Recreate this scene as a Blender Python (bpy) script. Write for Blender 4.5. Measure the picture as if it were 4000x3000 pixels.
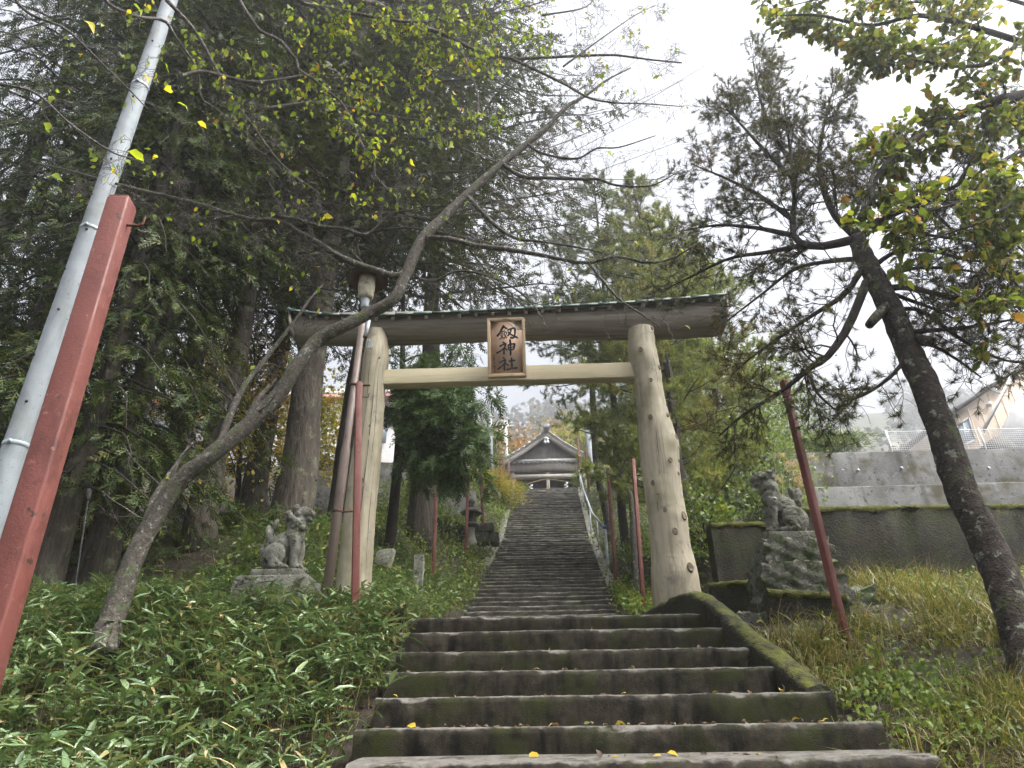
import bpy, math, random
import numpy as np
from mathutils import Vector

# ------------------------------------------------------------------ scene, camera, light
for o in list(bpy.data.objects):
    bpy.data.objects.remove(o, do_unlink=True)
SC = bpy.context.scene
COL = SC.collection
rad = math.radians

FPX = 2773.0                       # focal length in pixels of the 4000 px wide photograph
PITCH, YAW, ROLL, EYE = rad(28.2), rad(1.5), rad(0.8), 1.6
_F = np.array([-math.sin(YAW) * math.cos(PITCH), math.cos(YAW) * math.cos(PITCH), math.sin(PITCH)])
_R0 = np.array([math.cos(YAW), math.sin(YAW), 0.0])
_U0 = np.cross(_R0, _F)
_R = _R0 * math.cos(ROLL) - _U0 * math.sin(ROLL)
_U = _U0 * math.cos(ROLL) + _R0 * math.sin(ROLL)


def P(px, py, d):
    """survey point: where the sight line through a photograph pixel meets the upright plane y = d"""
    v = _F + (px - 2000) / FPX * _R - (py - 1500) / FPX * _U
    k = d / v[1]
    return np.array([v[0] * k, v[1] * k, v[2] * k + EYE])


cam_data = bpy.data.cameras.new('camera')
cam_data.sensor_width = 36.0
cam_data.lens = FPX / 4000 * 36
cam_data.clip_start = 0.05
cam_data.clip_end = 1500
cam = bpy.data.objects.new('camera', cam_data)
COL.objects.link(cam)
from mathutils import Matrix
cam.matrix_world = Matrix(((_R[0], _U[0], -_F[0], 0), (_R[1], _U[1], -_F[1], 0), (_R[2], _U[2], -_F[2], EYE), (0, 0, 0, 1)))
SC.camera = cam

SUN_EL, SUN_AZ = rad(58), rad(112)     # azimuth clockwise from +y: brightest cloud over the right shoulder
world = bpy.data.worlds.new('World')
SC.world = world
world.use_nodes = True
nt = world.node_tree
nt.nodes.clear()
sky = nt.nodes.new('ShaderNodeTexSky')
sky.sky_type = 'NISHITA'
sky.sun_disc = False
sky.sun_elevation = SUN_EL
sky.sun_rotation = SUN_AZ
mx = nt.nodes.new('ShaderNodeMix')
mx.data_type = 'RGBA'
mx.inputs['Factor'].default_value = 0.93            # thick cloud deck over the clear sky
mx.inputs['B'].default_value = (6.3, 6.5, 7.2, 1)
bg = nt.nodes.new('ShaderNodeBackground')
bg.inputs['Strength'].default_value = 0.052
wo = nt.nodes.new('ShaderNodeOutputWorld')
tcw = nt.nodes.new('ShaderNodeTexCoord')
cln = nt.nodes.new('ShaderNodeTexNoise')
cln.inputs['Scale'].default_value = 2.2
cln.inputs['Detail'].default_value = 3.0
clr = nt.nodes.new('ShaderNodeValToRGB')
clr.color_ramp.elements[0].position, clr.color_ramp.elements[1].position = 0.3, 0.7
clr.color_ramp.elements[0].color = (5.75, 5.9, 6.4, 1)
clr.color_ramp.elements[1].color = (5.95, 6.1, 6.6, 1)
nt.links.new(tcw.outputs['Generated'], cln.inputs['Vector'])
nt.links.new(cln.outputs['Fac'], clr.inputs['Fac'])
nt.links.new(clr.outputs['Color'], mx.inputs['B'])
nt.links.new(sky.outputs[0], mx.inputs['A'])
nt.links.new(mx.outputs['Result'], bg.inputs['Color'])
nt.links.new(bg.outputs[0], wo.inputs['Surface'])

sun_data = bpy.data.lights.new('sun', 'SUN')
sun_data.energy = 5.0
sun_data.angle = rad(45)
sun_data.color = (1.0, 0.96, 0.89)
sun = bpy.data.objects.new('sun', sun_data)
COL.objects.link(sun)
sun.location = (0, -20, 40)
_sd = Vector((math.sin(SUN_AZ) * math.cos(SUN_EL), math.cos(SUN_AZ) * math.cos(SUN_EL), math.sin(SUN_EL)))
sun.rotation_euler = _sd.to_track_quat('Z', 'Y').to_euler()

SC.view_settings.view_transform = 'Standard'
SC.view_settings.look = 'None'
SC.view_settings.gamma = 1.0
SC.view_settings.exposure = 1.6
SC.view_settings.use_curve_mapping = False
SC.render.engine = 'CYCLES'
SC.cycles.max_bounces = 5
SC.cycles.diffuse_bounces = 2
SC.cycles.glossy_bounces = 2
SC.cycles.transmission_bounces = 4
SC.cycles.transparent_max_bounces = 4
SC.cycles.volume_bounces = 2
SC.cycles.use_light_tree = False
SC.cycles.use_denoising = True
SC.cycles.use_adaptive_sampling = True
SC.cycles.adaptive_threshold = 0.04

# ------------------------------------------------------------------ helpers


def nrm(v):
    v = np.asarray(v, float)
    n = np.linalg.norm(v, axis=-1, keepdims=True)
    return v / np.maximum(n, 1e-9)


def catmull(pts, n):
    pts = np.asarray(pts, float)
    if len(pts) < 3:
        t = np.linspace(0, 1, n)[:, None]
        return pts[0] * (1 - t) + pts[-1] * t
    q = np.vstack([2 * pts[0] - pts[1], pts, 2 * pts[-1] - pts[-2]])
    out = []
    m = len(pts) - 1
    for s in np.linspace(0, m - 1e-6, n):
        i = int(s)
        t = s - i
        a, b, c, d = q[i], q[i + 1], q[i + 2], q[i + 3]
        out.append(0.5 * ((2 * b) + (c - a) * t + (2 * a - 5 * b + 4 * c - d) * t * t + (3 * b - a - 3 * c + d) * t ** 3))
    return np.array(out)


class MB:
    """collects shapes; build() links them as one mesh object"""

    def __init__(self):
        self.v, self.f, self.n = [], {}, 0

    def add(self, verts, faces):
        verts = np.asarray(verts, float).reshape(-1, 3)
        faces = np.asarray(faces, np.int64)
        self.v.append(verts)
        self.f.setdefault(faces.shape[1], []).append(faces + self.n)
        self.n += len(verts)
        return self

    def poly(self, verts):
        return self.add(verts, [list(range(len(verts)))])

    def box(self, c, s, ax=None, taper=1.0):
        """box centred at c with full sizes s; ax: 3 axes; taper scales the +z end"""
        c = np.asarray(c, float)
        ax = np.eye(3) if ax is None else np.asarray(ax, float)
        h = np.asarray(s, float) / 2
        vs = []
        for sz in (-1, 1):
            k = taper if sz > 0 else 1.0
            for sx, sy in ((-1, -1), (1, -1), (1, 1), (-1, 1)):
                vs.append(c + ax[0] * sx * h[0] * k + ax[1] * sy * h[1] * k + ax[2] * sz * h[2])
        return self.add(vs, [(3, 2, 1, 0), (4, 5, 6, 7), (0, 1, 5, 4), (1, 2, 6, 5), (2, 3, 7, 6), (3, 0, 4, 7)])

    def bar(self, a, b, w, d=None, up=(0, 0, 1)):
        a, b = np.asarray(a, float), np.asarray(b, float)
        d = w if d is None else d
        z = nrm(b - a)
        x = np.cross(np.asarray(up, float), z)
        if np.linalg.norm(x) < 1e-4:
            x = np.cross((0, 1, 0), z)
        x = nrm(x)
        y = np.cross(z, x)
        return self.box((a + b) / 2, (w, d, np.linalg.norm(b - a)), (x, y, z))

    def tube(self, pts, radii, n=8, cap=True, jit=0.0, rng=None, twist=None):
        pts = np.asarray(pts, float)
        m = len(pts)
        radii = np.broadcast_to(np.asarray(radii, float), (m,))
        t = np.empty_like(pts)
        t[1:-1] = pts[2:] - pts[:-2]
        t[0] = pts[1] - pts[0]
        t[-1] = pts[-1] - pts[-2]
        t = nrm(t)
        u = np.cross(t[0], (0.31, 0.87, 0.38))
        if np.linalg.norm(u) < 1e-3:
            u = np.cross(t[0], (1, 0, 0))
        u = nrm(u)
        a = np.arange(n) * 2 * math.pi / n
        ca, sa = np.cos(a)[:, None], np.sin(a)[:, None]
        rings = []
        for i in range(m):
            u = nrm(u - t[i] * np.dot(u, t[i]))
            w = np.cross(t[i], u)
            r = radii[i]
            rr = r * (1 + (rng.uniform(-jit, jit, n)[:, None] if jit and rng is not None else 0))
            rings.append(pts[i] + rr * (ca * u + sa * w))
        vs = np.vstack(rings)
        k = np.arange(n)
        fs = []
        for i in range(m - 1):
            fs.append(np.stack([i * n + k, i * n + (k + 1) % n, (i + 1) * n + (k + 1) % n, (i + 1) * n + k], 1))
        self.add(vs, np.vstack(fs))
        if cap:
            b = self.n - len(vs)
            self.f.setdefault(n, []).append(np.array([[b + q for q in range(n - 1, -1, -1)], [b + (m - 1) * n + q for q in range(n)]]))
        return self

    def lathe(self, prof, n=20, o=(0, 0, 0), ax=None):
        """prof: (r, z) pairs from bottom to top"""
        o = np.asarray(o, float)
        ax = np.eye(3) if ax is None else np.asarray(ax, float)
        a = np.arange(n) * 2 * math.pi / n
        vs = []
        for r, z in prof:
            for q in a:
                vs.append(o + ax[0] * r * math.cos(q) + ax[1] * r * math.sin(q) + ax[2] * z)
        k = np.arange(n)
        fs = [np.stack([i * n + k, i * n + (k + 1) % n, (i + 1) * n + (k + 1) % n, (i + 1) * n + k], 1) for i in range(len(prof) - 1)]
        self.add(vs, np.vstack(fs))
        b = self.n - len(vs)
        self.f.setdefault(n, []).append(np.array([[b + q for q in range(n - 1, -1, -1)], [b + (len(prof) - 1) * n + q for q in range(n)]]))
        return self

    def prism(self, poly, vec):
        """polygon (3d points) pushed along vec"""
        a = np.asarray(poly, float)
        b = a + np.asarray(vec, float)
        m = len(a)
        self.add(np.vstack([a, b]), [(i, (i + 1) % m, m + (i + 1) % m, m + i) for i in range(m)])
        s = self.n - 2 * m
        self.f.setdefault(m, []).append(np.array([[s + q for q in range(m - 1, -1, -1)], [s + m + q for q in range(m)]]))
        return self

    def ellipsoid(self, c, r, ax=None, nu=14, nv=9):
        c = np.asarray(c, float)
        ax = np.eye(3) if ax is None else np.asarray(ax, float)
        prof = []
        for j in range(nv + 1):
            q = -math.pi / 2 + math.pi * j / nv
            prof.append((max(math.cos(q), 0.02), math.sin(q)))
        return self.lathe(prof, nu, c, (ax[0] * r[0], ax[1] * r[1], ax[2] * r[2]))

    def grid(self, pts):
        """pts: (m, n, 3) array of points"""
        m, n = pts.shape[:2]
        i, j = np.meshgrid(np.arange(m - 1), np.arange(n - 1), indexing='ij')
        a = (i * n + j).ravel()
        return self.add(pts.reshape(-1, 3), np.stack([a, a + n, a + n + 1, a + 1], 1))

    def inst(self, tv, tf, pos, X, Y, Z, s=1.0):
        """many copies of a template (k,3 verts; faces), one per row of pos, in frames X, Y, Z"""
        pos = np.asarray(pos, float)
        m, k = len(pos), len(tv)
        if m == 0:
            return self
        s = np.broadcast_to(np.asarray(s, float), (m,))[:, None, None]
        vs = pos[:, None, :] + s * (tv[None, :, 0:1] * X[:, None, :] + tv[None, :, 1:2] * Y[:, None, :] + tv[None, :, 2:3] * Z[:, None, :])
        tf = np.asarray(tf)
        fs = (tf[None, :, :] + (np.arange(m) * k)[:, None, None]).reshape(-1, tf.shape[1])
        return self.add(vs.reshape(-1, 3), fs)

    def verts(self):
        return np.vstack(self.v)

    def mesh(self, name, base, smooth):
        me = bpy.data.meshes.new(name)
        v = self.verts() - base
        loops, starts, tot, s = [], [], [], 0
        for k, lst in self.f.items():
            fa = np.vstack(lst)
            loops.append(fa.ravel())
            starts.append(s + np.arange(len(fa)) * k)
            tot.append(np.full(len(fa), k))
            s += fa.size
        loops, starts, tot = np.concatenate(loops), np.concatenate(starts), np.concatenate(tot)
        me.vertices.add(len(v))
        me.vertices.foreach_set('co', v.astype(np.float32).ravel())
        me.loops.add(len(loops))
        me.loops.foreach_set('vertex_index', loops.astype(np.int32))
        me.polygons.add(len(starts))
        me.polygons.foreach_set('loop_start', starts.astype(np.int32))
        me.polygons.foreach_set('loop_total', tot.astype(np.int32))
        if smooth:
            me.polygons.foreach_set('use_smooth', np.ones(len(starts), bool))
        me.update(calc_edges=True)
        return me

    def build(self, name, material, parent=None, smooth=False, base=None, bevel=0.0):
        if parent is not None:
            b = np.array(WLOC[parent.name])
        elif base is not None:
            b = np.asarray(base, float)
        else:
            v = self.verts()
            b = np.array([(v[:, 0].min() + v[:, 0].max()) / 2, (v[:, 1].min() + v[:, 1].max()) / 2, v[:, 2].min()])
        me = self.mesh(name, b, smooth)
        me.materials.append(material)
        o = bpy.data.objects.new(name, me)
        COL.objects.link(o)
        if parent is not None:
            o.parent = parent
        else:
            o.location = b
        WLOC[o.name] = b
        if bevel:
            md = o.modifiers.new('bevel', 'BEVEL')
            md.width = bevel
            md.segments = 2
            md.limit_method = 'ANGLE'
        return o


WLOC = {}


def tag(o, label=None, cat=None, group=None, kind=None):
    for k, v in (('label', label), ('category', cat), ('group', group), ('kind', kind)):
        if v:
            o[k] = v
    return o


def thing(name, loc, label, cat, group=None, kind=None):
    o = bpy.data.objects.new(name, None)
    COL.objects.link(o)
    o.location = loc
    o.empty_display_size = 0.2
    WLOC[o.name] = np.asarray(loc, float)
    return tag(o, label, cat, group, kind)


def vnoise(x, y, s=1.0, seed=0):
    """cheap smooth 2-d noise, about -1..1"""
    x, y = np.asarray(x, float) * s + seed * 3.17, np.asarray(y, float) * s - seed * 1.73
    return (np.sin(x * 1.0 + 1.3 * np.sin(y * 0.8)) + np.sin(y * 1.27 + 1.1 * np.sin(x * 1.1 + 2)) + 0.5 * np.sin(2.3 * x + 1.9 * y) + 0.5 * np.sin(2.9 * y - 2.1 * x + 1)) / 3

# ------------------------------------------------------------------ materials


def _nodes(name):
    m = bpy.data.materials.new(name)
    m.use_nodes = True
    t = m.node_tree
    t.nodes.clear()
    out = t.nodes.new('ShaderNodeOutputMaterial')
    return m, t, out


def _noise(t, coord, scale, detail=5, rough=0.6, stretch=None, dist=0.0):
    if stretch is not None:
        mp = t.nodes.new('ShaderNodeMapping')
        mp.inputs['Scale'].default_value = stretch
        t.links.new(coord, mp.inputs['Vector'])
        coord = mp.outputs[0]
    n = t.nodes.new('ShaderNodeTexNoise')
    n.inputs['Scale'].default_value = scale
    n.inputs['Detail'].default_value = detail
    n.inputs['Roughness'].default_value = rough
    n.inputs['Distortion'].default_value = dist
    t.links.new(coord, n.inputs['Vector'])
    return n.outputs['Fac']


def _ramp(t, fac, stops):
    r = t.nodes.new('ShaderNodeValToRGB')
    e = r.color_ramp.elements
    while len(e) < len(stops):
        e.new(0.5)
    for q, (p, c) in zip(e, stops):
        q.position = p
        q.color = (c[0], c[1], c[2], 1) if len(c) > 2 else (c[0],) * 3 + (1,)
    t.links.new(fac, r.inputs['Fac'])
    return r.outputs['Color']


def _map(t, v, a, b, c=0.0, d=1.0):
    n = t.nodes.new('ShaderNodeMapRange')
    n.inputs[1].default_value, n.inputs[2].default_value = a, b
    n.inputs[3].default_value, n.inputs[4].default_value = c, d
    t.links.new(v, n.inputs[0])
    return n.outputs[0]


def _mix(t, fac, a, b, mode='MIX'):
    n = t.nodes.new('ShaderNodeMix')
    n.data_type = 'RGBA'
    n.blend_type = mode
    if isinstance(fac, float):
        n.inputs['Factor'].default_value = fac
    else:
        t.links.new(fac, n.inputs['Factor'])
    for k, v in (('A', a), ('B', b)):
        if isinstance(v, tuple):
            n.inputs[k].default_value = (v[0], v[1], v[2], 1)
        else:
            t.links.new(v, n.inputs[k])
    return n.outputs['Result']


def _math(t, op, a, b):
    n = t.nodes.new('ShaderNodeMath')
    n.operation = op
    for i, v in enumerate((a, b)):
        if isinstance(v, (int, float)):
            n.inputs[i].default_value = v
        else:
            t.links.new(v, n.inputs[i])
    return n.outputs[0]


def solid(name, c1, c2, scale=6, rough=0.8, bump=0.3, bscale=30, stretch=None, spots=(), moss=None, spec=0.3, metal=0.0, streak=None, dist=0.02, grain=None, rrough=None):
    """general solid: two-tone noise, lichen / stain spots [(colour, scale, lo, hi)], moss, on steps a paler grey, on upward faces (colour, lo, hi), streaks"""
    m, t, out = _nodes(name)
    tc = t.nodes.new('ShaderNodeTexCoord')
    geo = t.nodes.new('ShaderNodeNewGeometry')
    co = geo.outputs['Position']
    f = _noise(t, co, scale, 4, 0.65, stretch)
    col = _ramp(t, f, [(0.3, c1), (0.7, c2)])
    if grain:
        gcol, gsc, gst, gam = grain
        g = _noise(t, co, gsc, 4, 0.7, gst, 0.4)
        col = _mix(t, _map(t, g, 0.48, 0.72, 0, gam), col, gcol)
    if streak:
        scol, ssc, lo, hi = streak
        s = _noise(t, co, ssc, 4, 0.6, (1, 1, 0.12))
        col = _mix(t, _map(t, s, lo, hi), col, scol)
    for scol, ssc, lo, hi in spots:
        s = _noise(t, co, ssc, 3, 0.7)
        col = _mix(t, _map(t, s, lo, hi), col, scol)
    if moss:
        mc, lo, hi = moss
        sx = t.nodes.new('ShaderNodeSeparateXYZ')
        t.links.new(geo.outputs['Normal'], sx.inputs[0])
        nz = _math(t, 'ADD', sx.outputs[2], _map(t, _noise(t, co, 7, 3, 0.7), 0.25, 0.75, -0.55, 0.55))
        mcol = _ramp(t, _noise(t, co, 18, 4), [(0.3, tuple(q * 0.55 for q in mc)), (0.7, mc)])
        col = _mix(t, _map(t, nz, lo, hi), col, mcol)
    b = t.nodes.new('ShaderNodeBsdfPrincipled')
    t.links.new(col, b.inputs['Base Color'])
    b.inputs['Specular IOR Level'].default_value = spec
    b.inputs['Metallic'].default_value = metal
    if rrough:
        t.links.new(_map(t, _noise(t, co, scale * 1.7, 4), 0.3, 0.7, rrough[0], rrough[1]), b.inputs['Roughness'])
    else:
        b.inputs['Roughness'].default_value = rough
    if bump:
        bn = t.nodes.new('ShaderNodeBump')
        bn.inputs['Strength'].default_value = bump
        bn.inputs['Distance'].default_value = dist
        t.links.new(_noise(t, co, bscale, 3, 0.7, stretch), bn.inputs['Height'])
        t.links.new(bn.outputs[0], b.inputs['Normal'])
    t.links.new(b.outputs[0], out.inputs['Surface'])
    return m


def leafy(name, stops, trans=0.35, rough=0.5, spec=0.3, patch=None):
    """leaf material: colour picked per loose leaf, part of the light goes through; patch=(scale, colour, lo, hi) tints whole areas"""
    m, t, out = _nodes(name)
    geo = t.nodes.new('ShaderNodeNewGeometry')
    col = _ramp(t, geo.outputs['Random Per Island'], stops)
    if patch:
        s = _noise(t, geo.outputs['Position'], patch[0], 3)
        col = _mix(t, _map(t, s, patch[2], patch[3]), col, patch[1])
    b = t.nodes.new('ShaderNodeBsdfPrincipled')
    t.links.new(col, b.inputs['Base Color'])
    b.inputs['Roughness'].default_value = rough
    b.inputs['Specular IOR Level'].default_value = spec
    tr = t.nodes.new('ShaderNodeBsdfTranslucent')
    t.links.new(_mix(t, 1.0, col, (1.0, 1.0, 0.55), 'MULTIPLY'), tr.inputs['Color'])
    ms = t.nodes.new('ShaderNodeMixShader')
    ms.inputs[0].default_value = trans
    t.links.new(b.outputs[0], ms.inputs[1])
    t.links.new(tr.outputs[0], ms.inputs[2])
    t.links.new(ms.outputs[0], out.inputs['Surface'])
    return m


MAT = {}
MAT['soil'] = solid('leaf_litter_soil', (0.012, 0.009, 0.007), (0.042, 0.031, 0.023), 9, 0.9, 0.8, 40, spots=[((0.035, 0.045, 0.014), 1.3, 0.5, 0.62)])
MAT['step'] = solid('wet_mossy_step_stone', (0.013, 0.011, 0.008), (0.052, 0.045, 0.033), 14, 0.4, 0.6, 110, spots=[((0.026, 0.030, 0.009), 3.0, 0.50, 0.66), ((0.009, 0.008, 0.006), 5, 0.55, 0.7)], streak=((0.006, 0.005, 0.004), 9, 0.46, 0.66), spec=0.12, rrough=(0.5, 0.9), moss=((0.17, 0.16, 0.145), 0.62, 1.0), dist=0.008)  # upward faces take a paler grey through the moss slot
MAT['step2'] = solid('worn_step_stone', (0.024, 0.021, 0.017), (0.085, 0.078, 0.067), 9, 0.5, 0.8, 40, spots=[((0.05, 0.06, 0.02), 1.2, 0.55, 0.7), ((0.02, 0.018, 0.014), 6, 0.52, 0.66)], spec=0.15, rrough=(0.5, 0.9), moss=((0.24, 0.235, 0.21), 0.62, 1.0), dist=0.012)  # moss slot again carries a paler grey for the tread tops
MAT['mosswall'] = solid('moss_covered_concrete', (0.012, 0.011, 0.008), (0.040, 0.036, 0.024), 8, 0.9, 0.9, 35, spots=[((0.022, 0.026, 0.009), 2.5, 0.5, 0.62)], moss=((0.105, 0.112, 0.020), 0.55, 0.95), streak=((0.012, 0.011, 0.008), 6, 0.48, 0.66))
MAT['moss'] = solid('thick_moss', (0.036, 0.040, 0.008), (0.115, 0.118, 0.022), 26, 0.95, 1.0, 90, spots=[((0.10, 0.075, 0.02), 5, 0.58, 0.7)])
MAT['concrete'] = solid('weathered_concrete', (0.12, 0.12, 0.118), (0.215, 0.215, 0.21), 1.6, 0.9, 0.5, 25, spots=[((0.075, 0.066, 0.040), 1.1, 0.50, 0.64), ((0.05, 0.05, 0.036), 7, 0.57, 0.66), ((0.26, 0.26, 0.255), 3, 0.62, 0.72)], streak=((0.055, 0.053, 0.045), 3.2, 0.52, 0.72))
MAT['kerb'] = solid('kerb_stone', (0.085, 0.082, 0.068), (0.19, 0.185, 0.16), 5, 0.85, 0.6, 30, spots=[((0.09, 0.11, 0.03), 2, 0.55, 0.7)])
MAT['statue'] = solid('lichen_grown_stone', (0.085, 0.085, 0.070), (0.24, 0.235, 0.20), 14, 0.9, 0.8, 60, spots=[((0.32, 0.33, 0.28), 22, 0.60, 0.68), ((0.045, 0.055, 0.022), 7, 0.52, 0.64), ((0.02, 0.02, 0.016), 10, 0.58, 0.68)])
MAT['rubble'] = solid('rough_pedestal_stone', (0.07, 0.068, 0.052), (0.21, 0.205, 0.175), 10, 0.92, 1.0, 30, spots=[((0.28, 0.29, 0.24), 26, 0.58, 0.66), ((0.05, 0.075, 0.022), 5, 0.5, 0.62), ((0.10, 0.065, 0.055), 4, 0.6, 0.7)], moss=((0.10, 0.12, 0.02), 0.9, 1.3))
MAT['darkstone'] = solid('dark_wall_stone', (0.022, 0.021, 0.018), (0.075, 0.072, 0.062), 9, 0.9, 0.9, 30, moss=((0.14, 0.155, 0.03), 0.75, 1.15))
MAT['lantern'] = solid('dark_lantern_stone', (0.030, 0.030, 0.027), (0.10, 0.10, 0.085), 12, 0.9, 0.6, 40)
MAT['torii'] = solid('peeled_weathered_log', (0.245, 0.212, 0.148), (0.41, 0.365, 0.27), 3, 0.62, 0.5, 14, stretch=(1, 1, 0.13), grain=((0.13, 0.115, 0.085), 20, (1, 1, 0.04), 0.85), spots=[((0.20, 0.185, 0.115), 1.6, 0.52, 0.72), ((0.15, 0.14, 0.12), 5, 0.58, 0.74)], spec=0.35, dist=0.012)
MAT['knot'] = solid('branch_knot_wood', (0.07, 0.055, 0.038), (0.24, 0.20, 0.14), 25, 0.8, 0.7, 60)
MAT['lintel'] = solid('dark_weathered_log', (0.115, 0.100, 0.078), (0.25, 0.222, 0.18), 3, 0.7, 0.5, 14, stretch=(0.13, 1, 1), grain=((0.04, 0.033, 0.026), 13, (0.05, 1, 1), 0.8), spec=0.3, dist=0.012)
MAT['tie'] = solid('squared_weathered_timber', (0.27, 0.232, 0.145), (0.39, 0.345, 0.23), 4, 0.65, 0.4, 20, stretch=(0.12, 1, 1), grain=((0.22, 0.19, 0.12), 24, (0.04, 1, 1), 0.6), spec=0.3, dist=0.008)
MAT['rafter'] = solid('grey_rafter_wood', (0.22, 0.205, 0.17), (0.36, 0.34, 0.29), 10, 0.8, 0.3, 40)
MAT['verdigris'] = solid('green_copper_sheet', (0.022, 0.050, 0.042), (0.050, 0.095, 0.080), 6, 0.5, 0.2, 30, spots=[((0.03, 0.04, 0.035), 4, 0.55, 0.7)], spec=0.4)
MAT['frame'] = solid('plaque_frame_wood', (0.34, 0.25, 0.15), (0.47, 0.36, 0.235), 12, 0.6, 0.3, 40, stretch=(1, 1, 0.3))
MAT['board'] = solid('plaque_board_wood', (0.33, 0.205, 0.135), (0.47, 0.33, 0.24), 9, 0.6, 0.3, 30, stretch=(1, 1, 0.12), spots=[((0.40, 0.36, 0.31), 4, 0.55, 0.75)])
MAT['ink'] = solid('brushed_black_paint', (0.006, 0.006, 0.010), (0.014, 0.013, 0.020), 40, 0.5, 0.1, 60)
MAT['redpost'] = solid('red_oxide_paint', (0.120, 0.038, 0.031), (0.165, 0.056, 0.046), 2.2, 0.5, 0.35, 70, spots=[((0.075, 0.026, 0.021), 4, 0.54, 0.72), ((0.22, 0.105, 0.085), 34, 0.64, 0.69), ((0.045, 0.026, 0.018), 17, 0.65, 0.70), ((0.055, 0.055, 0.030), 1.7, 0.62, 0.80)], spec=0.3, streak=((0.085, 0.030, 0.025), 9, 0.54, 0.76), dist=0.006, rrough=(0.35, 0.8))
MAT['rust'] = solid('rusty_steel', (0.045, 0.022, 0.014), (0.12, 0.055, 0.03), 20, 0.8, 0.4, 60)
MAT['utility'] = solid('pale_concrete_pole', (0.20, 0.225, 0.25), (0.28, 0.305, 0.33), 3, 0.7, 0.3, 80, streak=((0.17, 0.185, 0.19), 9, 0.54, 0.74), spots=[((0.20, 0.215, 0.215), 2.2, 0.55, 0.72), ((0.13, 0.14, 0.12), 26, 0.64, 0.70)], dist=0.005)
MAT['hole'] = solid('dark_hole_lining', (0.01, 0.01, 0.01), (0.03, 0.03, 0.03), 20, 0.9, 0.2)
MAT['lamppole'] = solid('brown_steel_pole', (0.115, 0.085, 0.072), (0.175, 0.135, 0.115), 4, 0.5, 0.25, 40, stretch=(1, 1, 0.2), spots=[((0.085, 0.045, 0.03), 8, 0.58, 0.7)], spec=0.4)
MAT['lamphat'] = solid('rusty_lamp_hat', (0.040, 0.018, 0.014), (0.085, 0.036, 0.028), 12, 0.6, 0.3, 40)
MAT['lampglass'] = solid('yellowed_lamp_glass', (0.33, 0.29, 0.20), (0.52, 0.48, 0.37), 10, 0.35, 0.15, 30, spots=[((0.16, 0.13, 0.08), 9, 0.56, 0.7)], spec=0.5)
MAT['galv'] = solid('galvanised_steel', (0.24, 0.28, 0.31), (0.34, 0.38, 0.41), 8, 0.45, 0.1, 50, spec=0.5, spots=[((0.30, 0.20, 0.13), 3, 0.63, 0.72)])
MAT['bluecap'] = solid('blue_plastic', (0.02, 0.08, 0.26), (0.03, 0.11, 0.33), 12, 0.4, 0.1)
MAT['white'] = solid('white_paint', (0.66, 0.67, 0.68), (0.78, 0.79, 0.80), 6, 0.5, 0.1)
MAT['paper'] = solid('white_paper', (0.72, 0.72, 0.72), (0.80, 0.80, 0.80), 6, 0.8, 0.1)
MAT['straw'] = solid('straw_rope_fibre', (0.24, 0.18, 0.09), (0.36, 0.29, 0.16), 40, 0.9, 0.4)
MAT['oldwood'] = solid('grey_shrine_timber', (0.27, 0.245, 0.23), (0.40, 0.37, 0.35), 5, 0.8, 0.4, 20, stretch=(1, 1, 0.3))  # tone raised so the shrine looks hazier than the fog makes it
MAT['palewood'] = solid('haze_pale_shrine_timber', (0.32, 0.29, 0.265), (0.45, 0.41, 0.38), 5, 0.8, 0.4, 20)  # paler shrine wood, distance haze put into the colour
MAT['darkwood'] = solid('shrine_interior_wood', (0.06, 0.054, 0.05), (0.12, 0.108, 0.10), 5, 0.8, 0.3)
MAT['shroof'] = solid('grey_shrine_roofing', (0.26, 0.255, 0.265), (0.40, 0.395, 0.41), 4, 0.6, 0.3, 30)
MAT['plaster'] = solid('beige_house_cladding', (0.56, 0.46, 0.37), (0.66, 0.55, 0.45), 2, 0.8, 0.15, 40)
MAT['houseroof'] = solid('grey_house_roof', (0.26, 0.25, 0.25), (0.35, 0.34, 0.34), 4, 0.7, 0.2)
MAT['barge'] = solid('pale_barge_board', (0.34, 0.335, 0.33), (0.44, 0.43, 0.425), 4, 0.6, 0.1)
MAT['pinkroof'] = solid('faded_red_roof', (0.36, 0.14, 0.13), (0.46, 0.20, 0.18), 4, 0.6, 0.2)
MAT['housewall'] = solid('pale_grey_house_wall', (0.36, 0.36, 0.37), (0.48, 0.48, 0.49), 2, 0.8, 0.15)
MAT['ochre'] = solid('tan_panel', (0.52, 0.34, 0.20), (0.62, 0.43, 0.27), 2, 0.75, 0.15)
MAT['winglass'] = solid('window_glass', (0.20, 0.25, 0.30), (0.32, 0.37, 0.42), 2, 0.12, 0.0, spec=0.6)
MAT['cherrybark'] = solid('lichened_cherry_bark', (0.028, 0.024, 0.020), (0.105, 0.092, 0.078), 26, 0.85, 1.0, 40, spots=[((0.19, 0.20, 0.17), 22, 0.59, 0.65), ((0.060, 0.075, 0.032), 7, 0.54, 0.66)])
MAT['twig'] = solid('grey_twig_bark', (0.040, 0.034, 0.030), (0.115, 0.100, 0.088), 22, 0.8, 0.5, 60, spots=[((0.24, 0.245, 0.22), 30, 0.58, 0.66)])
MAT['paletwig'] = solid('pale_fine_twig_bark', (0.11, 0.095, 0.085), (0.20, 0.175, 0.155), 12, 0.8, 0.2, 60)
MAT['cedarbark'] = solid('furrowed_cedar_bark', (0.020, 0.016, 0.013), (0.095, 0.080, 0.064), 13, 0.9, 1.0, 24, stretch=(1, 1, 0.22), spots=[((0.13, 0.14, 0.085), 5, 0.58, 0.70)], dist=0.04)
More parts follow.
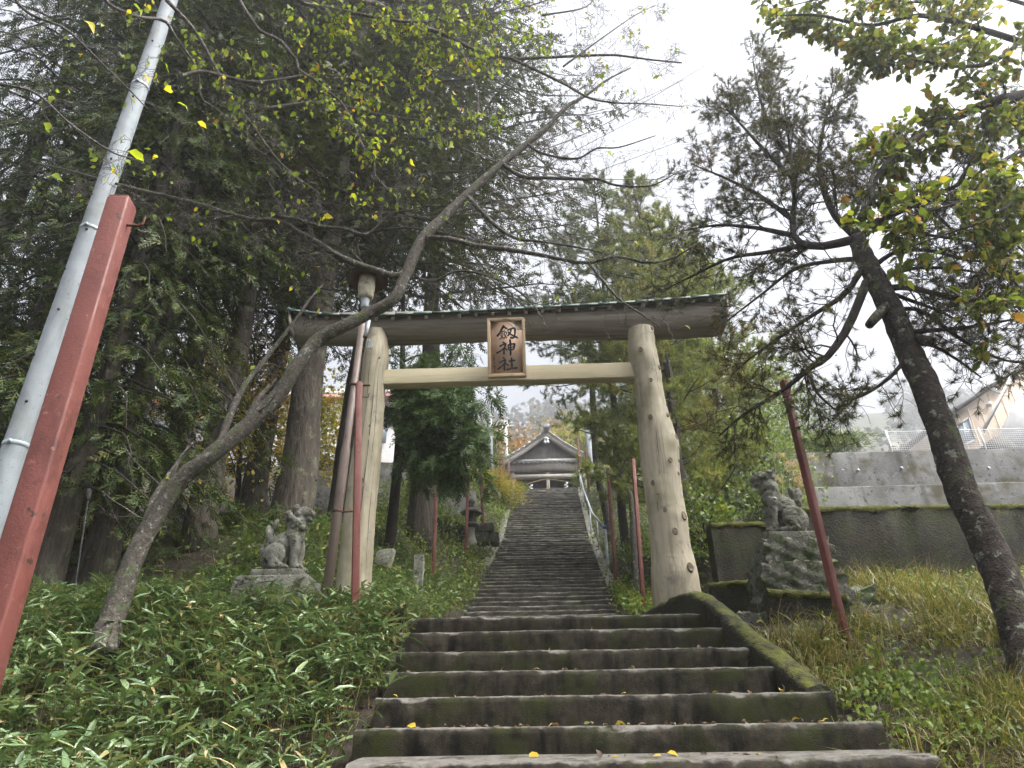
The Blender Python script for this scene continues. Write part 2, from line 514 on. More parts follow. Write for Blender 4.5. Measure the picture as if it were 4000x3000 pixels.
MAT['pinebark'] = solid('scaly_pine_bark', (0.016, 0.013, 0.011), (0.066, 0.053, 0.044), 16, 0.9, 1.0, 26, spots=[((0.20, 0.215, 0.17), 12, 0.58, 0.65), ((0.065, 0.085, 0.03), 6, 0.60, 0.7)], dist=0.03)
MAT['darklimb'] = solid('dark_limb_bark', (0.018, 0.015, 0.013), (0.055, 0.046, 0.040), 12, 0.9, 0.7, 40)
MAT['hillsoil'] = solid('forest_floor', (0.03, 0.035, 0.018), (0.07, 0.075, 0.04), 0.2, 0.9, 0.3)

LEAF = {}
LEAF['sugi'] = leafy('cedar_needles', [(0.0, (0.020, 0.036, 0.010)), (0.4, (0.036, 0.060, 0.016)), (0.75, (0.060, 0.088, 0.022)), (0.93, (0.115, 0.125, 0.030)), (1.0, (0.10, 0.052, 0.022))], 0.25, spec=0.15, patch=(0.6, (0.070, 0.044, 0.022), 0.60, 0.8))
LEAF['fir'] = leafy('fir_needles', [(0.0, (0.020, 0.030, 0.010)), (0.5, (0.036, 0.050, 0.016)), (0.9, (0.064, 0.074, 0.024)), (1.0, (0.095, 0.070, 0.030))], 0.3, spec=0.15, patch=(0.5, (0.055, 0.042, 0.022), 0.56, 0.76))
LEAF['fresh'] = leafy('green_spray_needles', [(0.0, (0.033, 0.068, 0.023)), (0.5, (0.058, 0.111, 0.034)), (1.0, (0.111, 0.163, 0.049))], 0.35)
LEAF['pine'] = leafy('pine_needles', [(0.0, (0.034, 0.048, 0.016)), (0.5, (0.066, 0.082, 0.026)), (0.8, (0.125, 0.125, 0.040)), (0.94, (0.19, 0.13, 0.045)), (1.0, (0.15, 0.075, 0.03))], 0.30, patch=(0.9, (0.20, 0.125, 0.055), 0.52, 0.72))
LEAF['larch'] = leafy('soft_green_needles', [(0.0, (0.086, 0.129, 0.041)), (0.45, (0.147, 0.199, 0.062)), (0.8, (0.241, 0.267, 0.079)), (1.0, (0.362, 0.293, 0.078))], 0.50, patch=(0.5, (0.319, 0.276, 0.078), 0.54, 0.72))
LEAF['farpine'] = leafy('grey_green_needles', [(0.0, (0.071, 0.116, 0.055)), (0.5, (0.119, 0.168, 0.076)), (0.9, (0.180, 0.222, 0.094)), (1.0, (0.253, 0.232, 0.106))], 0.45)
LEAF['broad'] = leafy('broad_green_leaves', [(0.0, (0.081, 0.119, 0.024)), (0.5, (0.133, 0.178, 0.033)), (0.8, (0.223, 0.245, 0.042)), (0.95, (0.372, 0.297, 0.045)), (1.0, (0.386, 0.178, 0.045))], 0.55, patch=(0.8, (0.297, 0.267, 0.045), 0.6, 0.8))
LEAF['cherry'] = leafy('yellow_green_cherry_leaves', [(0.0, (0.13, 0.19, 0.022)), (0.5, (0.22, 0.31, 0.026)), (0.85, (0.36, 0.42, 0.030)), (0.96, (0.60, 0.48, 0.04)), (1.0, (0.40, 0.20, 0.05))], 0.58)
LEAF['sasa'] = leafy('bamboo_grass_leaves', [(0.0, (0.060, 0.105, 0.045)), (0.4, (0.105, 0.170, 0.075)), (0.75, (0.165, 0.235, 0.115)), (0.93, (0.22, 0.28, 0.13)), (0.965, (0.33, 0.26, 0.12)), (1.0, (0.44, 0.34, 0.20))], 0.22, rough=0.27, spec=0.7, patch=(2.5, (0.090, 0.125, 0.034), 0.52, 0.72))
LEAF['grass'] = leafy('dry_autumn_grass', [(0.0, (0.075, 0.092, 0.018)), (0.4, (0.130, 0.132, 0.031)), (0.7, (0.215, 0.185, 0.052)), (0.9, (0.32, 0.255, 0.095)), (1.0, (0.48, 0.40, 0.20))], 0.35, rough=0.4, spec=0.45, patch=(1.3, (0.105, 0.125, 0.026), 0.52, 0.70))
LEAF['weed'] = leafy('weed_leaves', [(0.0, (0.066, 0.116, 0.030)), (0.5, (0.116, 0.182, 0.043)), (0.85, (0.198, 0.255, 0.056)), (1.0, (0.330, 0.297, 0.083))], 0.40, rough=0.45, patch=(1.1, (0.215, 0.207, 0.058), 0.56, 0.72))
LEAF['freshgrass'] = leafy('fresh_green_grass', [(0.0, (0.090, 0.144, 0.036)), (0.5, (0.144, 0.216, 0.054)), (1.0, (0.252, 0.300, 0.084))], 0.4)
LEAF['yellow'] = leafy('yellow_bamboo_leaves', [(0.0, (0.16, 0.19, 0.03)), (0.4, (0.32, 0.31, 0.035)), (0.8, (0.50, 0.42, 0.05)), (1.0, (0.46, 0.25, 0.05))], 0.4)
LEAF['gold'] = leafy('golden_autumn_leaves', [(0.0, (0.28, 0.20, 0.02)), (0.5, (0.48, 0.34, 0.03)), (1.0, (0.62, 0.47, 0.05))], 0.45)
LEAF['orange'] = leafy('orange_autumn_leaves', [(0.0, (0.28, 0.15, 0.04)), (0.5, (0.40, 0.22, 0.06)), (1.0, (0.48, 0.34, 0.10))], 0.4)
LEAF['rusty'] = leafy('rusty_autumn_leaves', [(0.0, (0.20, 0.10, 0.055)), (0.5, (0.30, 0.165, 0.09)), (1.0, (0.30, 0.24, 0.12))], 0.35)
LEAF['fallen'] = leafy('fallen_leaves', [(0.0, (0.055, 0.034, 0.024)), (0.5, (0.12, 0.075, 0.05)), (0.8, (0.20, 0.15, 0.11)), (0.93, (0.42, 0.30, 0.05)), (1.0, (0.5, 0.40, 0.06))], 0.15, rough=0.6)
LEAF['pampas'] = leafy('pampas_plumes', [(0.0, (0.38, 0.27, 0.18)), (1.0, (0.55, 0.43, 0.31))], 0.4)
LEAF['forest'] = leafy('hillside_trees', [(0.0, (0.030, 0.048, 0.026)), (0.55, (0.055, 0.075, 0.034)), (0.8, (0.13, 0.10, 0.04)), (1.0, (0.20, 0.12, 0.05))], 0.1)
# ------------------------------------------------------------------ the ground
RNG = np.random.default_rng(11)
_CY = [-6, 0, 3, 4, 5.5, 6.5, 8, 10, 13.7, 18.1, 22.2, 29.5, 31, 45, 60, 75]
_CZ = [0.0, 1.0, 1.12, 1.30, 2.15, 2.62, 2.95, 3.25, 4.22, 6.05, 7.9, 12.1, 12.45, 12.9, 17, 22]


def sstep(a, b, x):
    t = np.clip((np.asarray(x, float) - a) / (b - a), 0, 1)
    return t * t * (3 - 2 * t)


def stair_x(y):
    return 0.13 + (np.asarray(y, float) - 13.7) * 0.0335


def ground(x, y):
    x, y = np.asarray(x, float), np.asarray(y, float)
    z = np.interp(y, _CY, _CZ)
    u = x - np.where(y > 9, stair_x(y), 0.3)
    left = sstep(1.3, 4.0, -u)
    right = sstep(1.3, 3.0, u)
    z = z + left * (0.12 + 1.25 * sstep(8.0, 11.0, y)) + right * (0.12 + 0.25 * sstep(6, 9, y))
    # terraces behind the mossy wall and the two retaining walls on the right
    t1 = 3.85 + np.clip(y - 8.7, 0, 10) * 0.26
    side = sstep(2.05, 2.25, x)
    z = np.where((y > 8.55), z + side * sstep(8.55, 8.75, y) * np.maximum(t1 - z, 0), z)
    far = sstep(4.9, 5.1, x) * sstep(15.1, 15.3, y)
    z = z + far * np.maximum(6.75 - z, 0)
    far2 = sstep(4.9, 5.1, x) * sstep(17.15, 17.35, y)
    z = z + far2 * np.maximum(8.35 - z, 0)
    # the trough the stairs lie in
    inner = (np.abs(u) < 1.42) & (y > 9.8) & (y < 30.4)
    z = np.where(inner, z - 0.45, z)
    low = (x > -1.02) & (x < 1.75) & (y > 3.6) & (y < 10.2)
    z = np.where(low, np.minimum(z, np.interp(y, [3.6, 4.0, 6.4, 10.2], [1.05, 1.1, 2.35, 2.5])), z)
    z = z + vnoise(x, y, 2.1, 1) * 0.05 * np.clip((np.abs(u) - 1.2) / 1.0, 0, 1) + vnoise(x, y, 0.35, 2) * 0.25 * sstep(10, 30, np.abs(x))
    return z


gx = np.concatenate([np.linspace(-300, -30, 12), np.linspace(-28, -9, 12), np.arange(-8.5, 8.6, 0.17), np.linspace(9, 28, 12), np.linspace(30, 300, 12)])
gy = np.concatenate([np.linspace(-60, -4, 6), np.arange(-2, 1.9, 0.5), np.arange(2, 20, 0.17), np.arange(20, 36, 0.5), np.linspace(37, 75, 20)])
GX, GY = np.meshgrid(gx, gy, indexing='ij')
GZ = ground(GX, GY)
tag(MB().grid(np.stack([GX, GY, GZ], -1)).build('ground', MAT['soil'], smooth=True, base=(0, 0, 0)), 'sloping hillside of dark soil and leaf litter', kind='structure')

# wooded hill behind the shrine, and the sheet that carries it to the horizon
hx = np.linspace(-300, 300, 80)
hy = np.concatenate([np.linspace(74, 255, 40), np.linspace(262, 340, 6)])
HX, HY = np.meshgrid(hx, hy, indexing='ij')


def hill_z(x, y):
    top = 86 + 7 * vnoise(x, 0 * x, 0.016, 4) + 4 * vnoise(x, 0 * x, 0.05, 8)
    return 21.5 + top * sstep(48, 262, y) + 2.0 * vnoise(x, y, 0.08, 6) - 0.15 * np.clip(y - 262, 0, 900)


tag(MB().grid(np.stack([HX, HY, hill_z(HX, HY)], -1)).build('hill', MAT['hillsoil'], smooth=True, base=(0, 80, 20)), 'steep wooded hill fading into fog', kind='structure')


# ------------------------------------------------------------------ lower flight of broad steps
def step_mesh(xl, xr, y0, ztop, rise, tread, nx, rng, jit=0.006, yaw=0.0, nose=0.03):
    xs = np.linspace(xl, xr, nx)
    prof = [(0.012, -rise - 0.06), (0.006, -rise * 0.55), (0.0, -nose * 1.3), (nose * 0.18, -nose * 0.45), (nose * 0.75, -nose * 0.08), (nose * 1.8, 0.0), (tread * 0.6, 0.0), (tread + 0.06, -0.004)]
    pts = np.zeros((nx, len(prof), 3))
    wob = np.cumsum(rng.normal(0, 1, nx))
    wob = (wob - np.linspace(wob[0], wob[-1], nx)) * jit * 0.22
    chip = np.zeros(nx)
    for _ in range(max(1, nx // 9)):
        c_ = rng.integers(0, nx)
        chip[max(c_ - 1, 0):c_ + 2] += rng.uniform(0.2, 1.0) * nose * 0.4
    for k, (py, pz) in enumerate(prof):
        pts[:, k, 0] = xs
        pts[:, k, 1] = y0 + py + yaw * (xs - (xl + xr) / 2) + rng.normal(0, jit, nx) * (k < 5)
        pts[:, k, 2] = ztop + pz + wob + rng.normal(0, jit * 0.6, nx) * (1 < k < 6) - chip * (2 < k < 5)
        pts[:, k, 1] += chip * 0.6 * (2 < k < 5)
    b = MB().grid(pts)
    for e in (0, -1):                                   # end caps
        edge = pts[e]
        base = np.stack([edge[0], edge[-1] * [1, 1, 0] + [0, 0, edge[0][2]]])
        b.poly(np.vstack([edge, base[1:]]))
    return b


SL = [-0.96, -0.99, -1.00, -1.02, -1.04, -1.07, -1.08]
SR = [1.93, 1.87, 1.78, 1.72, 1.66, 1.61, 1.58]
STZ = [1.608, 1.79, 1.98, 2.175, 2.36, 2.565, 2.75]
lower = thing('stone_stairs', (0.3, 4.0, 1.3), 'broad mossy concrete steps in front of the gate', None, kind='structure')
for i in range(7):
    y0 = 4.0 + 0.41 * i
    deep = 0.46 if i < 6 else 3.9
    rise = 0.3 if i == 0 else STZ[i] - STZ[i - 1]
    sm_ = step_mesh(SL[i] - RNG.uniform(0, 0.05), SR[i] + 0.05, y0, STZ[i], rise, deep, 60, RNG, 0.0025, 0.012, 0.032)
    if i == 0:                          # the lowest slab has settled forward
        for v_ in sm_.v:
            v_[:, 2] += np.clip((v_[:, 1] - 4.0) / 0.41, 0, 1.1) * 0.045 * (v_[:, 2] > 1.5)
    sm_.build('step', MAT['step'], lower, smooth=False)
# step below the first one, in front
step_mesh(-1.3, 2.1, 3.56, 1.40, 0.3, 0.5, 50, RNG, 0.004, 0.012).build('step', MAT['step'], lower)

# curved mossy side wall on the right of the lower flight
prof = [P(2470, 2420, 8.0), P(2520, 2385, 7.7), P(2590, 2345, 7.3), P(2650, 2318, 6.95), P(2700, 2318, 6.65), P(2765, 2362, 6.3), P(2835, 2425, 6.0), P(2920, 2500, 5.65), P(3005, 2570, 5.3), P(3085, 2625, 5.05), P(3140, 2680, 4.9)]
pc = catmull(prof, 40)
tg = nrm(np.gradient(pc, axis=0) * [1, 1, 0])
sd = np.stack([tg[:, 1], -tg[:, 0], 0 * tg[:, 0]], 1)
if sd[0][0] < 0:
    sd = -sd
cs = [(0.0, -0.75), (0.0, -0.05), (0.012, -0.015), (0.05, 0.004), (0.11, 0.012), (0.16, -0.005), (0.185, -0.05), (0.19, -0.75)]
pts = np.stack([pc + sd * a + np.array([0, 0, b]) + (RNG.normal(0, 0.006, (40, 3)) if b > -0.2 else 0) for a, b in cs], 1)
w = MB().grid(pts)
w.poly(pts[0])
w.poly(pts[-1][::-1])
tag(w.build('side_wall', MAT['mosswall'], smooth=True), 'humped moss-topped side wall curving down along the broad steps', 'wall')
# low mossy wing wall left of the landing
w = MB()
ys = np.linspace(6.5, 7.9, 12)
pts = np.stack([np.stack([-1.14 - a + 0 * ys - 0.25 * (ys - 6.5) + RNG.normal(0, 0.008, 12), ys, 2.86 + b + 0.02 * np.sin(ys * 5)], 1) for a, b in [(0, -0.9), (0, -0.03), (0.03, 0.01), (0.13, 0.015), (0.17, -0.03), (0.17, -0.9)]], 1)
w.grid(pts)
w.poly(pts[0])
w.poly(pts[-1][::-1])
tag(w.build('kerb_wall', MAT['mosswall'], smooth=True), 'low moss-edged wall beside the landing, half under bamboo grass', 'wall')

# ------------------------------------------------------------------ long upper flight
PY = [10.3, 13.7, 18.1, 22.2, 29.5, 30.3]
PZ_ = [2.76, 4.17, 6.03, 7.84, 12.03, 12.45]
upper = thing('long_stairway', (0.2, 10.3, 2.7), 'long worn stone stairway climbing to the shrine', None, kind='structure')
zs = np.linspace(2.76, 12.45, 62)
ysn = np.interp(zs, PZ_, PY)
for i in range(1, len(zs)):
    y0, rise = ysn[i - 1] + 0.12, zs[i] - zs[i - 1]
    tread = (ysn[i] - ysn[i - 1])
    cx = stair_x(y0)
    deep = tread + 0.06 if i < len(zs) - 1 else 1.2
    step_mesh(cx - 1.35 - RNG.uniform(0, 0.03), cx + 1.35 + RNG.uniform(0, 0.03), y0 + RNG.normal(0, 0.008), zs[i] + RNG.normal(0, 0.006), rise, deep, 22, RNG, 0.008, 0.01, 0.03).build('step', MAT['step2'], upper)
# kerb stones along both sides
for s, ya, yb, off in ((1, 15.2, 30.2, 0.03), (-1, 17.8, 30.2, 0.05)):
    y = ya
    while y < yb:
        ln = RNG.uniform(0.75, 1.15)
        y2 = min(y + ln, yb)
        a = np.array([stair_x(y) + s * 1.47, y, np.interp(y, PY, PZ_) + off])
        b = np.array([stair_x(y2) + s * 1.47, y2 - 0.015, np.interp(y2, PY, PZ_) + off])
        n = nrm(np.cross(b - a, (1, 0, 0)))
        n = n if n[2] > 0 else -n
        sx = np.array([0.11, 0, 0])
        k = MB()
        top = [a - sx, a + sx, b + sx, b - sx]
        top = [q + n * 0.05 + RNG.normal(0, 0.006, 3) for q in top]
        k.prism([top[0], top[1], top[2], top[3]], -n * 0.35)
        k.build('kerb_stone', MAT['kerb'], upper, bevel=0.015)
        y = y2 + 0.012

# paved forecourt on top
tag(MB().box((0.9, 36.5, 12.38), (9, 12, 0.2)).build('pavement', MAT['kerb']), 'paved forecourt at the head of the stairway', kind='structure')

# ------------------------------------------------------------------ walls on the right
def wall_block(name, a, b, zb, za_top, zb_top, thick, material, label, n=26, jit=0.008, cat='wall', round_=0.03, moss=False):
    """free-standing wall from plan point a to b with its top sloping from za_top to zb_top"""
    t = np.linspace(0, 1, n)
    ax = np.outer(1 - t, a) + np.outer(t, b)
    d = nrm(np.subtract(b, a))
    nv = np.array([d[1], -d[0]])
    top = (1 - t) * za_top + t * zb_top
    rows = []
    h = top - zb
    for off, k in ((0, 0.0), (0, 0.35), (0, 0.7), (0, 1.0 - round_ / max(h.min(), 0.1)), (round_ * 0.3, 0.995), (round_, 1.0), (thick / 2, 1.004), (thick - round_, 1.0), (thick, 0.97), (thick, 0.0)):
        p = np.stack([ax[:, 0] - nv[0] * off, ax[:, 1] - nv[1] * off, zb + h * k], 1) + RNG.normal(0, jit, (n, 3)) * [0.3, 1, 1]
        rows.append(p)
    pts = np.stack(rows, 1)
    m = MB().grid(pts)
    m.poly(pts[0])
    m.poly(pts[-1][::-1])
    o = m.build(name, material, smooth=False)
    tag(o, label, cat)
    if moss:
        k_ = max(20, int(np.linalg.norm(np.subtract(b, a)) * 26))
        t = np.linspace(0.002, 0.998, k_)
        ax = np.outer(1 - t, a) + np.outer(t, b)
        top = (1 - t) * za_top + t * zb_top
        drop = 0.035 + 0.04 * np.clip(vnoise(t * 23, t * 0, 1.0, 3), -.6, 1) + RNG.uniform(0, 0.05, k_) ** 1.3
        rows = []
        for off, dz in ((-0.006, None), (-0.018, -0.02), (-0.010, 0.012), (0.02, 0.026), (thick * .5, 0.024), (thick - .01, 0.018), (thick + .008, -0.03)):
            z_ = top - drop if dz is None else top + dz + RNG.normal(0, 0.005, k_)
            rows.append(np.stack([ax[:, 0] - nv[0] * off + RNG.normal(0, .004, k_), ax[:, 1] - nv[1] * off + RNG.normal(0, .004, k_), z_], 1))
        pm = np.stack(rows, 1)
        mm = MB().grid(pm)
        mm.poly(pm[0])
        mm.poly(pm[-1][::-1])
        mm.build('moss_cap', MAT['moss'], o, smooth=True)
    return o


wall_block('low_wall', (3.08, 8.42), (9.5, 8.75), 2.6, 4.30, 4.36, 0.22, MAT['mosswall'], 'long low concrete wall under thick moss above the grass bank', 60, moss=True)
wall_block('low_wall', (2.12, 8.30), (2.98, 8.34), 2.7, 4.09, 4.10, 0.24, MAT['mosswall'], 'short dark concrete wall end behind the faceless guardian statue', 16, round_=0.05, moss=True)
wall_block('low_wall', (1.82, 7.55), (2.75, 7.35), 2.4, 3.22, 3.24, 0.2, MAT['mosswall'], 'dark moss-edged ledge running out from the ruined pedestal', 14, round_=0.05, moss=True)
wall_block('low_wall', (2.05, 6.45), (2.72, 6.40), 2.1, 2.92, 2.86, 0.2, MAT['mosswall'], 'low mossy retaining edge below the ruined pedestal', 16, round_=0.05, moss=True)
wall_block('retaining_wall', (6.0, 15.0), (16, 15.0), 5.2, 6.88, 6.92, 0.3, MAT['concrete'], 'lower stained concrete retaining wall with moss behind the grass', 30, 0.006)
wall_block('retaining_wall', (4.9, 17.0), (18, 17.0), 6.2, 8.50, 8.52, 0.35, MAT['concrete'], 'tall stained concrete retaining wall below the white mesh fence', 40, 0.006)
m = MB().prism([(6.0, 14.98, 6.86), (5.35, 14.98, 5.4), (6.0, 14.98, 5.4)], (0, 0.6, 0))
tag(m.build('wall_buttress', MAT['mosswall']), 'mossy wedge closing the end of the lower retaining wall', 'wall')
# walls on the left of the stairway
wall_block('retaining_wall', (-7.6, 20.5), (-1.75, 21.5), 6.6, 9.25, 9.3, 0.3, MAT['concrete'], 'plain grey concrete retaining wall left of the stairway', 24, 0.006)
wall_block('retaining_wall', (-8.0, 23.6), (-2.2, 24.0), 8.5, 11.4, 11.2, 0.3, MAT['concrete'], 'upper grey concrete wall behind the hanging conifer branch', 24, 0.006)
# ------------------------------------------------------------------ the wooden gate (torii)
gate = thing('torii_gate', (-0.2, 8.0, 3.2), 'big unpainted log torii gate with thin green copper roof', 'torii')


def log_grid(rows, n, rng, jit, lumps=()):
    """rows: (centre, radius) along an upright log; lumps: (z, angle, size, height) swellings"""
    a = np.arange(n + 1) * 2 * math.pi / n
    pts = np.zeros((len(rows), n + 1, 3))
    for i, (c, r) in enumerate(rows):
        rr = np.full(n + 1, r)
        for lz, la, ls, lh in lumps:
            da = (a - la + math.pi) % (2 * math.pi) - math.pi
            rr = rr + lh * np.exp(-((c[2] - lz) ** 2 + (da * r) ** 2) / (2 * ls * ls))
        j = rng.normal(0, jit, n)
        rr[:n] += j
        rr[n] = rr[0]
        pts[i, :, 0] = c[0] + rr * np.cos(a)
        pts[i, :, 1] = c[1] + rr * np.sin(a)
        pts[i, :, 2] = c[2]
    return pts


def pillar(rows_px, d, lumps_px, name_label, cracks=()):
    rows = []
    for y, xl, xr in rows_px:
        a, b = P(xl, y, d), P(xr, y, d)
        rows.append(((a + b) / 2, (b[0] - a[0]) / 2))
    zz = np.array([r[0][2] for r in rows])[::-1]
    cx = np.array([r[0][0] for r in rows])[::-1]
    rr = np.array([r[1] for r in rows])[::-1]
    z = np.linspace(zz[0] - 0.35, zz[-1], 60)
    RX = np.interp(z, zz, cx)
    RR = np.interp(z, zz, rr)
    RX = np.convolve(np.pad(RX, 2, 'edge'), np.ones(5) / 5, 'valid')
    RR = np.convolve(np.pad(RR, 2, 'edge'), np.ones(5) / 5, 'valid')
    kn = []
    lumps = []
    for (kx, ky, size) in lumps_px:
        p = P(kx, ky, d)
        c, r = np.interp(p[2], z, RX), np.interp(p[2], z, RR)
        s = np.clip((p[0] - c) / r, -0.97, 0.97)
        ang = -math.acos(s)
        lumps.append((p[2], ang % (2 * math.pi), size * 1.9, size * 0.42))
        kn.append((p[2], ang, c, r, size))
    pts = log_grid([(np.array([x, d, q]), r) for x, q, r in zip(RX, z, RR)], 32, RNG, 0.0025, lumps)
    m = MB().grid(pts)
    m.add(np.vstack([pts[-1, :-1], pts[-1, :-1].mean(0) + [0, 0, 0.01]]), [(i, (i + 1) % 32, 32) for i in range(32)])
    o = m.build('pillar', MAT['torii'], gate, smooth=True)
    o['label'] = name_label
    for (q, ang, c, r, size) in kn:
        n = np.array([math.cos(ang), math.sin(ang), 0.12])
        n = nrm(n)
        t = np.array([-math.sin(ang), math.cos(ang), 0])
        up = np.cross(n, t)
        o_ = np.array([c, d, q]) + n * (r + size * 0.40)
        k = MB().lathe([(size * 0.95, -0.03), (size * 0.9, 0.004), (size * 0.7, 0.010), (size * 0.55, 0.002), (size * 0.3, 0.004), (size * 0.05, 0.006)], 12, o_, (t * 0.85, up * 1.15, n))
        k.build('knot', MAT['knot'], o, smooth=True)
    # drying cracks running down the log
    for ang, za, zb_c, wd in cracks:
        q = np.linspace(za, zb_c, 14)
        an = ang + np.cumsum(RNG.normal(0, 0.018, 14))
        rr_c = np.interp(q, z, RR) + 0.0035
        xc = np.interp(q, z, RX)
        hwid = wd * np.sin(np.linspace(0.15, 3.0, 14)) / np.maximum(rr_c, .1) * (1 + RNG.normal(0, .25, 14))
        lft = np.stack([xc + rr_c * np.cos(an - hwid), d + rr_c * np.sin(an - hwid), q], 1)
        rgt = np.stack([xc + rr_c * np.cos(an + hwid), d + rr_c * np.sin(an + hwid), q], 1)
        MB().grid(np.stack([lft, rgt], 1)).build('crack', MAT['hole'], o)
    return o


pillar([(1292, 2454, 2553), (1360, 2452, 2560), (1410, 2450, 2574), (1482, 2475, 2583), (1603, 2490, 2605), (1724, 2496, 2645), (1844, 2508, 2653), (1965, 2524, 2671), (2033, 2535, 2683), (2114, 2539, 2691), (2194, 2545, 2713), (2255, 2541, 2727), (2300, 2545, 2735)], 8.0,
       [(2496, 1401, .036), (2569, 1459, .034), (2535, 1518, .030), (2535, 1664, .038), (2600, 1650, .026), (2631, 1732, .042), (2641, 1765, .044), (2607, 1832, .036), (2642, 1822, .024), (2640, 1875, .026), (2546, 1916, .034), (2658, 2042, .055), (2588, 2022, .034), (2624, 2108, .044), (2680, 2248, .055), (2563, 1955, .03), (2540, 1308, .03)],
       'thick knotty natural trunk used as pillar', [(-1.75, 4.6, 5.5, .0035), (-1.2, 3.4, 4.3, .004), (-2.2, 4.0, 4.6, .005), (-1.0, 5.6, 6.3, .003)])
pillar([(1296, 1440, 1505), (1330, 1430, 1516), (1400, 1420, 1520), (1482, 1412, 1508), (1603, 1403, 1500), (1784, 1373, 1488), (1995, 1346, 1468), (2345, 1306, 1445)], 8.0,
       [(1455, 1690, .014), (1430, 1900, .014), (1490, 1425, .016)], 'straight pale smooth pillar with long cracks', [(-1.35, 3.5, 6.2, .0045), (-0.95, 4.4, 6.4, .003), (-1.75, 4.9, 6.5, .003), (-0.7, 3.4, 4.9, .003)])
# footing under the straight pillar
f0 = P(1376, 2350, 8.0)
MB().lathe([(0.33, -0.45), (0.33, 0.0), (0.30, 0.03)], 20, f0 - [0, 0, 0.02]).build('footing', MAT['darkstone'], gate)

# lintel log
la, lb = P(1163, 1292, 8.1), P(2815, 1248, 8.1)
ln = 46
t = np.linspace(0, 1, ln)
cl = np.outer(1 - t, la) + np.outer(t, lb)
cl[:, 2] += 0.03 * ((t - 0.5) * 2) ** 4 - 0.01
cr = 0.228 + 0.012 * np.sin(t * 9) + 0.02 * t
a = np.arange(25) * 2 * math.pi / 24
pts = np.zeros((ln, 25, 3))
for i in range(ln):
    r = cr[i] + RNG.normal(0, 0.004, 25)
    r[24] = r[0]
    lean = (0.06 if i == ln - 1 else -0.06 if i == 0 else 0)
    pts[i, :, 0] = cl[i, 0] + lean * np.sin(a) * 0.5
    pts[i, :, 1] = cl[i, 1] + r * np.cos(a) * 0.86
    pts[i, :, 2] = cl[i, 2] + r * np.sin(a)
m = MB().grid(pts)
m.poly(pts[0, :-1])
m.poly(pts[-1, :-1][::-1])
m.build('lintel', MAT['lintel'], gate, smooth=True)

# tie beam between the pillars
ta, tb = P(1490, 1483, 8.0), P(2490, 1454, 8.0)
m = MB()
n = 30
t = np.linspace(0, 1, n)
cl2 = np.outer(1 - t, ta) + np.outer(t, tb)
h2, d2 = 0.112, 0.075
pts = np.stack([cl2 + np.array([0, y, z]) + RNG.normal(0, 0.0015, (n, 3)) for y, z in [(-d2, -h2 + .012), (-d2, h2 - .012), (-d2 + .012, h2), (d2 - .012, h2), (d2, h2 - .012), (d2, -h2 + .012), (d2 - .012, -h2), (-d2 + .012, -h2), (-d2, -h2 + .012)]], 1)
m.grid(pts[:, ::-1])
m.poly(pts[0, :-1])
m.poly(pts[-1, :-1][::-1])
m.build('tie_beam', MAT['tie'], gate)

# roof: front eave line surveyed along the gate, panels of thin copper, rafters under it
eave = catmull([P(1122, 1205, 7.82), P(1250, 1222, 7.82), P(1460, 1228, 7.82), P(1900, 1208, 7.82), P(2400, 1181, 7.82), P(2650, 1163, 7.82), P(2842, 1145, 7.82)], 200)
L = np.concatenate([[0], np.cumsum(np.linalg.norm(np.diff(eave, axis=0), axis=1))])


def on_eave(s):
    return np.array([np.interp(s, L, eave[:, k]) for k in range(3)])


NP = 24
for k in range(NP):
    s0, s1 = L[-1] * k / NP, L[-1] * (k + 1) / NP
    m = MB()
    e0, e1 = on_eave(s0), on_eave(s1 - 0.004)
    ridge0, ridge1 = e0 + [0, 0.30, 0.13], e1 + [0, 0.30, 0.13]
    back0, back1 = e0 + [0, 0.62, 0.0], e1 + [0, 0.62, 0.0]
    for p in ((e0, e1, ridge1, ridge0), (ridge0, ridge1, back1, back0)):
        m.prism(list(p), (0, 0, -0.014))
    m.box((e0 + e1) / 2 + [0, 0.0, -0.012], (np.linalg.norm(e1 - e0), 0.018, 0.034), (nrm(e1 - e0), (0, 1, 0), (0, 0, 1)))
    # standing seam
    m.bar(e0 + [0.012, 0.0, 0.012], ridge0 + [0.012, 0, 0.012], 0.018, 0.022)
    m.build('roof_panel', MAT['verdigris'], gate)
NR = 25
for k in range(NR):
    s = L[-1] * (0.055 + 0.905 * k / (NR - 1))
    e = on_eave(s)
    m = MB().bar(e + [0, 0.035, -0.050], e + [0, 0.20, 0.015], 0.042, 0.046)
    m.build('rafter', MAT['rafter'], gate)
# boards closing the underside between lintel and roof
m = MB()
for s0, s1 in ((0.03, 0.5), (0.5, 0.97)):
    for q in range(12):
        u0, u1 = L[-1] * (s0 + (s1 - s0) * q / 12), L[-1] * (s0 + (s1 - s0) * (q + 1) / 12)
        e0, e1 = on_eave(u0), on_eave(u1)
        m.prism([e0 + [0, 0.03, -0.018], e1 + [0, 0.03, -0.018], e1 + [0, 0.28, 0.09], e0 + [0, 0.28, 0.09]], (0, 0, -0.012))
m.build('eave_board', MAT['lintel'], gate)
# end boards
for e_, sx in ((0, -1), (-1, 1)):
    c = cl[e_] + [sx * 0.03, -0.02, -0.02]
    r = cr[e_]
    MB().prism([c + np.array([-0.015 + 0.10 * sx * q * 0.5, y, r * q]) for y, q in ((-.22, -.82), (.22, -.82), (.26, .0), (.2, .98), (-.2, .98), (-.26, 0.0))], (0.03, 0, 0)).build('end_board', MAT['lintel'], gate)

